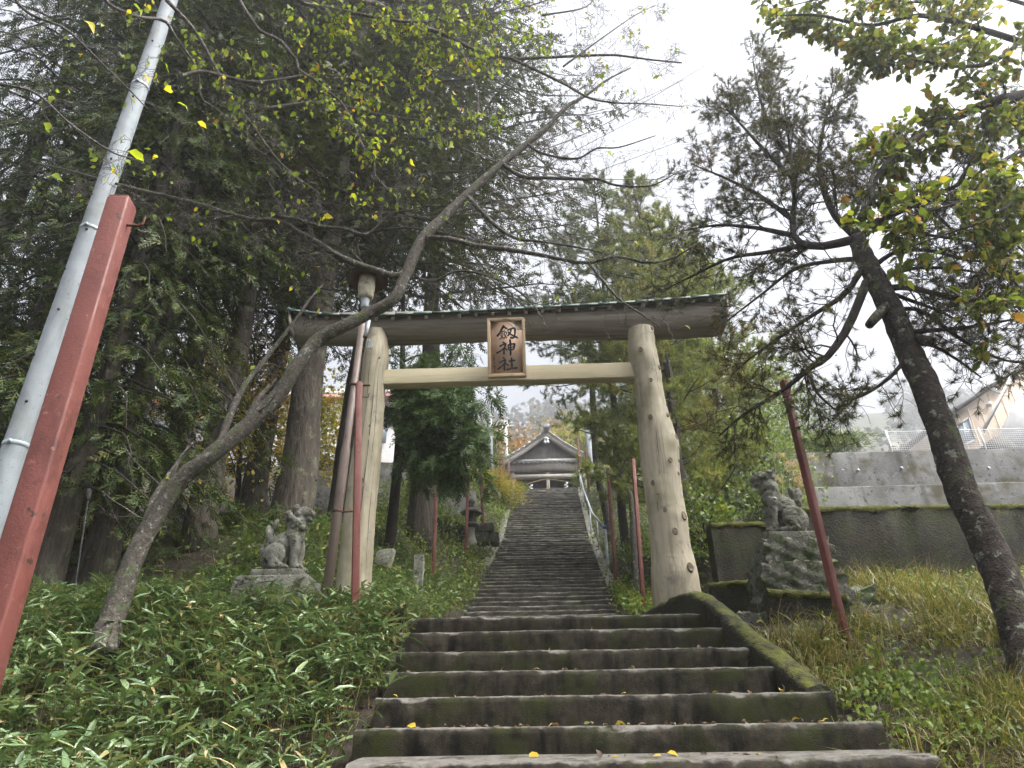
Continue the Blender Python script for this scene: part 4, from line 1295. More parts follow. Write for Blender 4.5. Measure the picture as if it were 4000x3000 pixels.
far_pole((1974, 1645), (1982, 1905), 38, 0.14, MAT['oldwood'], 'brown wooden pole with crossarm left of the shrine roof', True)
far_pole((1913, 1570), (1921, 1880), 27, 0.10, MAT['utility'], 'pale pole half hidden by the hanging conifer branch')
far_pole((2292, 1600), (2312, 1925), 31, 0.15, MAT['utility'], 'pale grey pole right of the shrine')
w0, w1 = P(1974, 1655, 38), P(1900, 1730, 30)
tag(MB().tube(catmull([w0, (w0 + w1) / 2 - [0, 0, .1], w1], 8), 0.02, 5).build('overhead_wire', MAT['white']), 'pale cable running down from the wooden pole', 'wire')

# ------------------------------------------------------------------ mesh fence on the tall retaining wall
fz, fd = 8.50, 17.12
f0, f1 = P(3483, 1757, fd), P(3483, 1675, fd)
hgt = f1[2] - f0[2]
fence = thing('mesh_fence', (f0[0] + 4, fd, fz), 'white welded mesh fence on top of the tall retaining wall', 'fence')
x0 = f0[0]
sp = P(3853, 1755, fd)[0] - P(3483, 1757, fd)[0]
for k in range(4):
    MB().tube([(x0 + sp * k, fd, fz - 0.05), (x0 + sp * k - 0.02, fd, fz + hgt + 0.04)], 0.022, 8).build('post', MAT['white'], fence)
for k in range(3):
    xa, xb = x0 + sp * k + 0.02, x0 + sp * (k + 1) - 0.02
    m = MB()
    for q in range(11):
        z = fz + 0.03 + (hgt - 0.03) * q / 10
        m.tube([(xa, fd, z), (xb, fd, z)], 0.0055 if q not in (0, 10) else 0.010, 4, cap=False)
    nx_ = 42
    for q in range(nx_ + 1):
        x = xa + (xb - xa) * q / nx_
        m.tube([(x, fd - 0.006, fz + 0.02), (x, fd - 0.006, fz + hgt)], 0.0038, 4, cap=False)
    m.build('mesh_panel', MAT['white'], fence)

# ------------------------------------------------------------------ houses
hd = 25.0
hs = thing('house', (P(3950, 1755, hd)[0] + 2, hd + 3, 8.4), 'tan house with steep grey roof and blue-tinted window in the fog', 'house')
A = lambda x, y, d=hd: P(x, y, d)
wb = 8.3
gw_ = [A(3690, 1700), A(3690, 1640), A(4060, 1395), A(4500, 1640), A(4500, 1700)]
gw_[0][2] = wb
gw_[-1][2] = wb
MB().prism(gw_, (0, 7, 0)).build('wall', MAT['plaster'], hs)
for k in range(16):
    x = gw_[0][0] + (gw_[4][0] - gw_[0][0]) * (k + 0.5) / 16
    zt = np.interp(x, [gw_[1][0], gw_[2][0], gw_[3][0]], [gw_[1][2], gw_[2][2], gw_[3][2]]) - 0.05
    MB().box((x, hd - 0.012, (wb + zt) / 2), (0.03, 0.03, zt - wb)).build('cladding_batten', MAT['plaster'], hs)
m = MB()
r0, r1 = A(3640, 1668), A(4060, 1388)
m.prism([r0, r1, r1 + [0, 0, .16], r0 + [0, 0, .16]], (0, 8, 0))
o = m
for v in o.v:
    v[:, 1] -= 0.3
m.build('roof', MAT['houseroof'], hs)
r2, r3 = A(4060, 1388), A(4560, 1690)
MB().prism([r2 - [0, .3, 0], r3 - [0, .3, 0], r3 + [0, -.3, .16], r2 + [0, -.3, .16]], (0, 8, 0)).build('roof', MAT['houseroof'], hs)
wq = [A(3740, 1748, hd - .03), A(3806, 1720, hd - .03), A(3783, 1632, hd - .03), A(3737, 1664, hd - .03)]
wn = MB().prism(wq, (0, 0.02, 0)).build('window', MAT['winglass'], hs)
for i_ in range(4):
    MB().bar(wq[i_] - [0, .01, 0], wq[(i_ + 1) % 4] - [0, .01, 0], 0.06).build('window_frame', MAT['barge'], wn)
MB().bar((wq[0] + wq[1]) / 2 - [0, .012, 0], (wq[2] + wq[3]) / 2 - [0, .012, 0], 0.05).build('window_frame', MAT['barge'], wn)
# entrance gable in front
gd = hd - 2.2
bq = [A(3846, 1690, gd), A(3954, 1482, gd), A(4075, 1474, gd), A(4190, 1690, gd)]
for i_ in range(3):
    MB().prism([bq[i_], bq[i_ + 1], bq[i_ + 1] + [0, 0, .17], bq[i_] + [0, 0, .17]], (0, 0.05, 0)).build('barge_board', MAT['barge'], hs)
MB().prism([A(3905, 1700, gd + 1.5), A(3985, 1530, gd + 1.5), A(4100, 1530, gd + 1.5), A(4100, 1760, gd + 1.5), A(3905, 1760, gd + 1.5)], (0, .1, 0)).build('porch_wall', MAT['housewall'], hs)
fl = A(3868, 1578, hd - .1)
MB().lathe([(.10, 0), (.11, .03), (.04, .16)], 10, fl, ((0, 1, 0), (0, 0, 1), (-1, 0, -.3))).build('floodlight', MAT['white'], hs)
MB().lathe([(.16, 0), (.14, .03), (.02, .05)], 14, A(3886, 1527, hd - .1), ((1, 0, 0), (0, 0, 1), (0, -1, 0))).build('satellite_dish', MAT['white'], hs)
# clutter under the porch
cr_ = P(3930, 1745, 20)
tag(MB().prism([P(3830, 1756, 19), P(3885, 1705, 19), P(3935, 1712, 19), P(3990, 1756, 19)], (0, .8, 0)).build('tarpaulin', MAT['darkwood']), 'dark covered heap behind the mesh fence', 'tarpaulin')

for k in range(7):
    c = P(3010 + k * 170, 1838 - (k % 2) * 8, 17.0)
    c[1] = 16.985
    MB().tube([c, c + [0, -.03, 0]], .035, 8).build('weep_pipe', MAT['galv'], bpy.data.objects['retaining_wall.001'])
# left side: tan panel, grey house with reddish roof
hb = thing('tan_building', P(330, 2095, 14), 'tan panelled building seen between the left cedar trunks', 'building')
q = [P(150, 2110, 14), P(408, 2105, 14), P(425, 1690, 14), P(150, 1690, 14)]
for i_ in range(6):
    xa = q[0][0] + (q[1][0] - q[0][0]) * i_ / 6
    xb = q[0][0] + (q[1][0] - q[0][0]) * (i_ + 1) / 6 - 0.012
    zb2, zt2 = q[0][2] - 0.6, q[2][2] + 0.2
    MB().box(((xa + xb) / 2, 14, (zb2 + zt2) / 2), (xb - xa, 0.08, zt2 - zb2)).build('wall_panel', MAT['ochre'], hb)
MB().tube([q[1] + [0.02, -.06, -.5], q[2] + [0.02, -.06, .2]], 0.035, 8).build('drainpipe', MAT['winglass'], hb)
MB().box(((q[0][0] + q[1][0]) / 2, 15.6, q[2][2] + 0.26), (q[1][0] - q[0][0] + .5, 3.6, 0.12)).build('roof', MAT['houseroof'], hb)
h3 = thing('grey_house', P(1000, 1800, 31), 'grey house with a faded red roof edge behind golden trees', 'house')
a_, b_ = P(480, 1900, 31), P(1640, 1570, 31)
MB().box(((a_[0] + b_[0]) / 2, 33, (10.5 + b_[2]) / 2), (b_[0] - a_[0], 4, b_[2] - 10.5)).build('wall', MAT['housewall'], h3)
MB().box(((a_[0] + b_[0]) / 2, 33, b_[2] + 0.12), (b_[0] - a_[0] + 1, 5.2, 0.24)).build('roof_edge', MAT['pinkroof'], h3)
MB().prism([(a_[0] - .5, 30.4, b_[2] + .26), (b_[0] + .5, 30.4, b_[2] + .26), (b_[0] - .5, 33, b_[2] + 1.9), (a_[0] + .5, 33, b_[2] + 1.9)], (0, .2, 0)).build('roof', MAT['houseroof'], h3)
for k in range(4):
    c = P(640 + k * 270, 1690, 30.9)
    wn = MB().box(c, (1.5, 0.06, 1.1)).build('window', MAT['winglass'], h3)
    MB().box(c + [0, -.04, 0], (0.06, 0.04, 1.1)).build('window_frame', MAT['barge'], wn)
wp = P(985, 1790, 21)
tag(MB().box(wp, (0.75, 0.06, 0.26)).build('white_sign', MAT['white']), 'blank pale blue-white board among the golden leaves', 'board')
wall_block('retaining_wall', (-12.5, 17.8), (-5.6, 18.3), 5.4, 7.55, 7.55, 0.3, MAT['concrete'], 'dim grey wall behind the leaning cherry, under golden foliage', 20, 0.006)
# ------------------------------------------------------------------ leaf templates and plant builders
def T_leaf(w=0.5, fold=0.10, curl=0.12):
    m = [(0, 0, 0), (.3, 0, .02), (.68, 0, -.02), (1, 0, -curl)]
    l = [(.3, .5 * w, fold), (.66, .36 * w, fold * .7)]
    r = [(.3, -.5 * w, fold), (.66, -.36 * w, fold * .7)]
    v = np.array(m + l + r, float)
    f = [(0, 1, 4), (1, 5, 4), (1, 2, 5), (2, 3, 5), (0, 6, 1), (1, 6, 7), (1, 7, 2), (2, 7, 3)]
    return v, f


def T_diamond(w=0.5, fold=0.1):
    return np.array([(0, 0, 0), (.42, .5 * w, fold), (1, 0, 0), (.42, -.5 * w, fold)], float), [(0, 1, 2), (0, 2, 3)]


def T_blade(w=0.13, droop=0.35, n=4, fold=0.03):
    t = np.linspace(0, 1, n)
    wd = w * 0.5 * np.array([.35, 1.0, .95, .62, 0.03] if n == 5 else [.35, 1.0, .72, .03])
    if n == 4:
        t = np.array([0, .3, .68, 1.0])
    mid = np.stack([t - 0.15 * droop * t ** 2, 0 * t, 0.12 * t - droop * t ** 2], 1)
    l, r = mid + np.stack([0 * t, wd, fold + 0 * t], 1), mid + np.stack([0 * t, -wd, fold + 0 * t], 1)
    v = np.vstack([l, mid, r])
    f = []
    for i in range(n - 1):
        f += [(i, i + 1, n + i + 1), (i, n + i + 1, n + i), (n + i, n + i + 1, 2 * n + i + 1), (n + i, 2 * n + i + 1, 2 * n + i)]
    return v, f


def T_grass(w=0.02, bend=0.5, n=3):
    t = np.linspace(0, 1, n + 1)
    x = np.sin(bend * t * 1.6) * t
    z = np.cos(bend * t * 1.5) * t
    wd = w * (1 - t ** 1.5) * 0.5
    l, r = np.stack([x, wd, z], 1), np.stack([x, -wd, z], 1)
    v = np.vstack([l, r])
    m = n + 1
    f = []
    for i in range(n):
        f += [(i, i + 1, m + i + 1), (i, m + i + 1, m + i)]
    return v, f


def T_tuft(rng, n=14, cone=1.0, w=0.035):
    vs, fs = [], []
    for i in range(n):
        a, b = rng.uniform(0, 2 * math.pi), cone * math.sqrt(rng.uniform(0.02, 1))
        d = np.array([math.cos(b), math.sin(b) * math.cos(a), math.sin(b) * math.sin(a)])
        s = nrm(np.cross(d, rng.normal(0, 1, 3))) * w * 0.5
        o = np.array([rng.uniform(-0.5, 0.1), 0, 0])
        L = rng.uniform(0.75, 1.1)
        vs += [o - s, o + s, o + d * L]
        fs.append((3 * i, 3 * i + 1, 3 * i + 2))
    return np.array(vs), fs


def T_spray(rng, n=9, w=0.085, droop=0.25, side=0.42):
    """feathery conifer spray along +x, side shoots getting shorter, hanging a little"""
    vs, fs = [], []

    def tri(a, b, wd):
        s = nrm(np.cross(b - a, (0.1, 0.2, 1))) * wd * 0.5
        k = len(vs)
        q = a * 0.55 + b * 0.45
        vs.extend([a, q + s, b, q - s])
        fs.extend([(k, k + 1, k + 2), (k, k + 2, k + 3)])

    ax = lambda t: np.array([t, 0, -droop * t * t])
    tri(ax(0.0), ax(1.0), w)
    for i in range(n):
        t = 0.06 + 0.86 * i / n
        sg = 1 if i % 2 else -1
        L = side * (1 - 0.6 * t) * rng.uniform(0.7, 1.2)
        a = ax(t)
        tri(a, a + L * np.array([0.75, sg * 0.72, rng.uniform(-0.45, 0.15)]), w * rng.uniform(0.8, 1.3))
    return np.array(vs), fs


def frames(X, rng, up=(0, 0, 1), j=0.4):
    X = nrm(X)
    Uv = np.asarray(up, float) + rng.normal(0, j, X.shape)
    Y = nrm(np.cross(Uv, X))
    return X, Y, np.cross(X, Y)


def rand_dirs(n, rng):
    return nrm(rng.normal(0, 1, (n, 3)))


def put(mb, tmpl, pos, X, s, rng, up=(0, 0, 1), j=0.4):
    if len(pos):
        X, Y, Z = frames(np.asarray(X, float), rng, up, j)
        mb.inst(tmpl[0], tmpl[1], np.asarray(pos, float), X, Y, Z, s)


SPR = [T_spray(np.random.default_rng(k)) for k in range(3)]
SPRF = [T_spray(np.random.default_rng(k + 7), 8, 0.10, 0.12, 0.36) for k in range(3)]
TUF = [T_tuft(np.random.default_rng(k), 15, 1.05, 0.062) for k in range(4)]
TUFF = [T_tuft(np.random.default_rng(k + 5), 9, 1.1, 0.105) for k in range(3)]


def conifer(name, label, base, height, r0, z0, R, leaf, seed, bark='cedarbark', boughs=70, droop=0.5, spray=0.26, sec=0.16, dens=1.0, tmpl=SPR, group=None, lean=(0, 0), top=1.0, zmin_az=None, cat='tree'):
    rng = np.random.default_rng(seed)
    base = np.asarray(base, float)
    root = thing(name, base, label, cat, group)
    n = 16
    t = np.linspace(0, 1, n)
    ax = base + np.stack([lean[0] * t * height, lean[1] * t * height, t * height - 0.4 * (t == 0)], 1)
    ax[1:, :2] += rng.normal(0, r0 * 0.10, (n - 1, 2))
    rr = r0 * (1 - 0.85 * t ** 0.9)
    rr[0] *= 1.35
    rr[1] *= 1.05
    m = MB()
    # furrowed trunk
    m.tube(catmull(ax, 40), np.interp(np.linspace(0, 1, 40), t, rr), 18, jit=0.09, rng=rng)
    m.build('trunk', MAT[bark], root, smooth=True)
    lm, cr = MB(), MB()
    pos, dr, sc = [], [], []
    for i in range(boughs):
        u = (i + rng.uniform(0, 1)) / boughs
        h = z0 + (height * top - z0) * u ** 1.08
        L = R(h / height) * rng.uniform(0.7, 1.12)
        if L < 0.15:
            continue
        az = i * 2.39996 + rng.uniform(-0.4, 0.4)
        d = np.array([math.cos(az), math.sin(az), 0])
        o = base + [lean[0] * h, lean[1] * h, h]
        k = np.linspace(0, 1, 7)
        rise = rng.uniform(-0.05, 0.25)
        bp = o + np.outer(k, d) * L + np.outer(rise * k - droop * rng.uniform(0.7, 1.2) * k ** 2, (0, 0, 1)) * L + np.cumsum(rng.normal(0, 0.03 * L, (7, 3)), 0) * [1, 1, 0.4]
        lm.tube(bp, np.linspace(0.012 + 0.009 * L, 0.004, 7), 5, cap=False)
        ns = max(4, int(L / sec))
        for s_ in range(ns):
            q = 0.12 + 0.88 * (s_ + rng.uniform(0, 1)) / ns
            c = np.array([np.interp(q, k, bp[:, w]) for w in range(3)])
            sl = (0.30 * L * (1 - q) + 0.22) * rng.uniform(0.7, 1.2)
            sg = 1 if s_ % 2 else -1
            a2 = az + sg * rng.uniform(0.6, 1.2)
            d2 = np.array([math.cos(a2), math.sin(a2), rng.uniform(-0.55, 0.05) - 0.4 * droop])
            nt = max(2, int(sl / (0.55 * spray) * dens))
            qq = (np.arange(nt) + rng.uniform(0, 1, nt)) / nt
            p_ = c + np.outer(qq, d2) * sl
            pos.append(p_)
            dr.append(nrm(d2 + rng.normal(0, 0.42, (nt, 3)) + [0, 0, -0.35 * droop]))
            sc.append(np.full(nt, spray) * rng.uniform(0.7, 1.25, nt))
    pos, dr, sc = np.vstack(pos), np.vstack(dr), np.concatenate(sc)
    w = rng.integers(0, len(tmpl), len(pos))
    for k in range(len(tmpl)):
        q = w == k
        put(cr, tmpl[k], pos[q], dr[q], sc[q], rng, j=0.5)
    lm.build('limb', MAT['darklimb'], root, smooth=True)
    cr.build('crown', LEAF[leaf], root)
    return root


def copy_tree(src, loc, label, rz=0.0, s=1.0):
    r = src.copy()
    COL.objects.link(r)
    r.location = loc
    r.rotation_euler = (0, 0, rz)
    r.scale = (s, s, s)
    r['label'] = label
    for ch in list(src.children):
        c = ch.copy()
        COL.objects.link(c)
        c.parent = r
    return r


def path_px(pts):
    """traced limb: (px, py, distance[, radius])"""
    return np.array([P(q[0], q[1], q[2]) for q in pts])


def wander(o, d, L, rng, n=5, wob=0.25, grav=0.0):
    pts = [np.asarray(o, float)]
    d = nrm(d)
    for i in range(n - 1):
        d = nrm(d + rng.normal(0, wob, 3) + [0, 0, grav])
        pts.append(pts[-1] + d * L / (n - 1))
    return np.array(pts)


def twigs(parent_pts, r0, rng, count, length, depth, tubes, tips, spread=0.9, wob=0.22, grav=0.0, t0=0.15, rmin=0.0022, flat=None, keep=None):
    """side twigs of a limb, recursively; tips collects (points, level)"""
    n = len(parent_pts)
    for i in range(count):
        q = t0 + (1 - t0) * (i + rng.uniform(0, 1)) / count
        f_ = q * (n - 1)
        k = min(int(f_), n - 2)
        o = parent_pts[k] * (1 - f_ + k) + parent_pts[k + 1] * (f_ - k)
        if keep is not None and not keep(o):
            continue
        tg_ = nrm(parent_pts[k + 1] - parent_pts[k])
        sd_ = rng.normal(0, 1, 3)
        if flat is not None:
            sd_[2] *= flat
        sd_ = nrm(sd_ - tg_ * np.dot(sd_, tg_))
        d = nrm(tg_ * rng.uniform(0.35, 0.9) + sd_ * spread)
        L = length * rng.uniform(0.55, 1.25) * (1 - 0.45 * q)
        pts = wander(o, d, L, rng, 5, wob, grav)
        r = max(r0 * (1 - 0.6 * q) * 0.5, rmin)
        tubes.append((pts, np.linspace(r, max(r * 0.35, rmin * 0.7), 5)))
        tips.append((pts, depth))
        if depth > 0:
            twigs(pts, r, rng, max(2, int(count * 0.55)), length * 0.52, depth - 1, tubes, tips, spread, wob * 1.1, grav, 0.2, rmin, flat)


def tubes_mesh(tubes, n=4):
    """many thin tubes at once, grouped by their number of points"""
    m = MB()
    by = {}
    for pts, rr in tubes:
        by.setdefault(len(pts), []).append((pts, rr))
    a = np.arange(n) * 2 * math.pi / n
    for k, lst in by.items():
        pt = np.array([q[0] for q in lst])
        rr = np.array([q[1] for q in lst])
        t = np.empty_like(pt)
        t[:, 1:-1] = pt[:, 2:] - pt[:, :-2]
        t[:, 0] = pt[:, 1] - pt[:, 0]
        t[:, -1] = pt[:, -1] - pt[:, -2]
        t = nrm(t)
        ref = nrm(np.cross(t[:, k // 2], (0.31, 0.87, 0.38)))[:, None, :]
        u = nrm(ref - t * (ref * t).sum(-1, keepdims=True))
        w = np.cross(t, u)
        v = pt[:, :, None, :] + rr[:, :, None, None] * (np.cos(a)[None, None, :, None] * u[:, :, None, :] + np.sin(a)[None, None, :, None] * w[:, :, None, :])
        q = np.arange(n)
        f = np.vstack([np.stack([i * n + q, i * n + (q + 1) % n, (i + 1) * n + (q + 1) % n, (i + 1) * n + q], 1) for i in range(k - 1)])
        m.add(v.reshape(-1, 3), (f[None] + (np.arange(len(lst)) * k * n)[:, None, None]).reshape(-1, 4))
    return m


def limb_mesh(path, radii, n=40, sides=14, rng=None, jit=0.06):
    c = catmull(path, n)
    r = np.interp(np.linspace(0, 1, n), np.linspace(0, 1, len(radii)), radii)
    return c, r


# ------------------------------------------------------------------ tall conifers on the left
def gz(x, y):
    return float(ground(x, y))


def at_ground(px, d, guess=2150):
    x = P(px, guess, d)[0]
    return np.array([x, d, gz(x, d)])


R_wide = lambda u: 3.4 * (1 - 0.75 * max(u - 0.35, 0) / 0.65) * (0.7 + 0.3 * min(u / 0.3, 1))
R_fir = lambda u: np.interp(u, [0, .2, .35, .6, .8, 1.0], [1.5, 2.6, 3.6, 4.4, 3.6, 0.6])
R_sugi = lambda u: np.interp(u, [0, .15, .5, .8, 1.0], [1.6, 2.0, 2.1, 1.8, 0.5])
GC = 'cedars on the left slope'
T1 = conifer('cedar_tree', 'thick furrowed cedar directly behind the curly-maned guardian lion', at_ground(1120, 11.0), 20, 0.30, 5.8, R_fir, 'fir', 21, boughs=118, droop=0.35, spray=0.30, sec=0.17, dens=0.75, tmpl=SPRF, group=GC)
T2 = conifer('cedar_tree', 'dark cedar trunk just left of the straight gate pillar', at_ground(1335, 13.2), 22, 0.27, 6.4, lambda u: 1.18 * R_fir(u), 'fir', 22, boughs=135, droop=0.30, spray=0.32, sec=0.17, dens=0.8, tmpl=SPRF, group=GC)
T4 = conifer('cedar_tree', 'cedar with hanging green boughs beside the tan building', at_ground(395, 9.2), 21, 0.19, 1.7, R_sugi, 'sugi', 24, boughs=200, droop=0.8, spray=0.26, sec=0.12, dens=1.1, group=GC)
T3 = copy_tree(T1, at_ground(770, 10.4), 'slender cedar crossing behind the leaning cherry trunk', 2.1, 0.72)
T5 = copy_tree(T4, at_ground(190, 8.4, 2240), 'lichen-spotted cedar at the far left behind the big red post', 4.0, 0.9)
T6 = copy_tree(T1, at_ground(590, 12.6), 'half hidden cedar between the slender cedar and the tan building', 5.2, 0.85)
T7 = copy_tree(T4, at_ground(-160, 9.6), 'cedar at the left edge behind the pale utility pole', 1.0, 1.0)
T8 = copy_tree(T1, at_ground(960, 17.0), 'taller cedar standing behind the golden foliage', 2.6, 1.0)
T10 = copy_tree(T2, at_ground(1640, 16.5), 'broad dark fir rising behind the hanging green branches', 1.3, 1.08)
T11 = copy_tree(T4, at_ground(-520, 11.0), 'outermost cedar at the upper left corner', 2.4, 1.2)
T9 = copy_tree(T4, at_ground(60, 13.0), 'cedar deeper in the shade behind the tan building corner', 3.1, 1.15)

# low fresh-green bough hanging inside the gate, left
rng = np.random.default_rng(31)
hb_ = at_ground(1520, 13.6)
hang = thing('hemlock_tree', hb_, 'conifer with dense green branches drooping beneath the tie beam', 'tree')
MB().tube(catmull([hb_ - [0, 0, .3], hb_ + [0.05, 0, 3], hb_ + [-0.1, 0, 6.5]], 14), np.linspace(.12, .04, 14), 10, jit=.05, rng=rng).build('trunk', MAT['darklimb'], hang, smooth=True)
tubes, tips = [], []
cr = MB()
pos, dr = [], []
for (px, py, d) in [(1720, 1560, 12.0), (1860, 1590, 12.3), (1900, 1680, 12.0), (1800, 1700, 11.8), (1700, 1780, 12.2), (1650, 1640, 12.4), (1850, 1790, 12.3), (1780, 1830, 12.1), (1600, 1500, 12.6), (1750, 1470, 12.9), (1900, 1520, 12.9), (1660, 1700, 12.5), (1580, 1600, 12.7), (1820, 1860, 12.4), (1740, 1650, 12.6)]:
    e = P(px, py, d)
    s = np.array([hb_[0], hb_[1], e[2] + rng.uniform(0.3, 0.9)])
    c = catmull([s, (s + e) / 2 + [0, 0, 0.35], e], 10)
    tubes.append((c, np.linspace(.03, .008, 10)))
    twigs(c, .02, rng, 10, .75, 1, tubes, tips, 0.9, 0.2, -0.14, 0.25)
for pts, lv in tips:
    nn = 5
    q = rng.uniform(0.1, 1, nn) * 3.99
    k = q.astype(int)
    pos.append(pts[k] * (1 - q + k)[:, None] + pts[np.minimum(k + 1, 4)] * (q - k)[:, None])
    dr.append(nrm(pts[4] - pts[0] + rng.normal(0, .25, (nn, 3)) + [0, 0, -.25]))
pos, dr = np.vstack(pos), np.vstack(dr)
put(cr, SPR[0], pos[::2], dr[::2], rng.uniform(.22, .36, len(pos[::2])), rng)
put(cr, SPR[1], pos[1::2], dr[1::2], rng.uniform(.22, .36, len(pos[1::2])), rng)
tubes_mesh(tubes).build('limb', MAT['darklimb'], hang)
cr.build('crown', LEAF['fresh'], hang)

# ------------------------------------------------------------------ pines and larches behind the gate, right
def needle_tree(name, label, base, height, r0, z0, R, leaf, seed, boughs, tuft, per, up=0.25, bark='darklimb', group=None, tmpl=TUFF, lean=(0, 0), top=1.0):
    rng = np.random.default_rng(seed)
    base = np.asarray(base, float)
    root = thing(name, base, label, 'tree', group)
    t = np.linspace(0, 1, 14)
    ax = base + np.stack([lean[0] * height * t, lean[1] * height * t, t * height - 0.4 * (t == 0)], 1)
    ax[1:, :2] += rng.normal(0, .04, (13, 2))
    MB().tube(catmull(ax, 30), np.linspace(r0, r0 * .15, 30), 12, jit=.07, rng=rng).build('trunk', MAT[bark], root, smooth=True)
    tubes, tips = [], []
    for i in range(boughs):
        u = (i + rng.random()) / boughs
        h = z0 + (height * top - z0) * u
        L = R(h / height) * rng.uniform(.65, 1.15)
        az = i * 2.39996 + rng.uniform(-.5, .5)
        d = np.array([math.cos(az), math.sin(az), rng.uniform(-.1, .35)])
        o = np.array([np.interp(h / height, t, ax[:, w]) for w in range(3)])
        pts = wander(o, d, L, rng, 6, .10, up * 0.25)
        tubes.append((pts, np.linspace(.010 + .010 * L, .004, 6)))
        twigs(pts, .012, rng, max(4, int(L * 4.5)), .30 * L + .18, 1, tubes, tips, .8, .15, up * .3, .2, .003)
        tips.append((pts[3:], 0))
    pos, dr = [], []
    for pts, lv in tips:
        nn = per
        q = rng.uniform(.15, 1, nn) * (len(pts) - 1.01)
        k = q.astype(int)
        pos.append(pts[k] * (1 - q + k)[:, None] + pts[k + 1] * (q - k)[:, None])
        dr.append(nrm(nrm(pts[-1] - pts[0]) + rng.normal(0, .35, (nn, 3)) + [0, 0, up]))
    pos, dr = np.vstack(pos), np.vstack(dr)
    w = rng.integers(0, len(tmpl), len(pos))
    cr = MB()
    for k in range(len(tmpl)):
        put(cr, tmpl[k], pos[w == k], dr[w == k], tuft * rng.uniform(.75, 1.25, (w == k).sum()), rng)
    tubes_mesh(tubes, 3).build('limb', MAT['darklimb'], root)
    cr.build('crown', LEAF[leaf], root)
    return root


R_pine = lambda u: np.interp(u, [0, .3, .55, .85, 1], [1.8, 2.7, 2.6, 1.3, .3])
needle_tree('pine_tree', 'slim grey-green pine right of the shrine, rising behind the gate', at_ground(2450, 18.6), 13.2, .13, 5.2, R_pine, 'farpine', 41, 56, .15, 5)
needle_tree('larch_tree', 'yellowing larch behind the knotty gate pillar', at_ground(2700, 13.2), 8.0, .13, .5, lambda u: np.interp(u, [0, .2, .6, 1], [1.6, 2.0, 1.5, .2]), 'larch', 42, 50, .13, 6, .35)
needle_tree('larch_tree', 'soft green larch left of the tall retaining wall', at_ground(2900, 17.4), 7.4, .13, .5, lambda u: np.interp(u, [0, .3, .7, 1], [1.8, 2.2, 1.4, .2]), 'larch', 43, 48, .14, 6, .35)
needle_tree('larch_tree', 'broad feathery yellow-green larch filling the space behind the knotty pillar', at_ground(2660, 16.2), 11.6, .15, 1.2, lambda u: np.interp(u, [0, .15, .5, .8, 1], [1.5, 2.4, 2.3, 1.3, .2]), 'larch', 44, 84, .15, 6, .3)
needle_tree('pine_tree', 'taller hazy pine between the gate and the fog', at_ground(2600, 25.0), 11.5, .18, 3.0, lambda u: np.interp(u, [0, .3, .6, 1], [2.4, 3.2, 2.4, .3]), 'farpine', 45, 50, .17, 5)

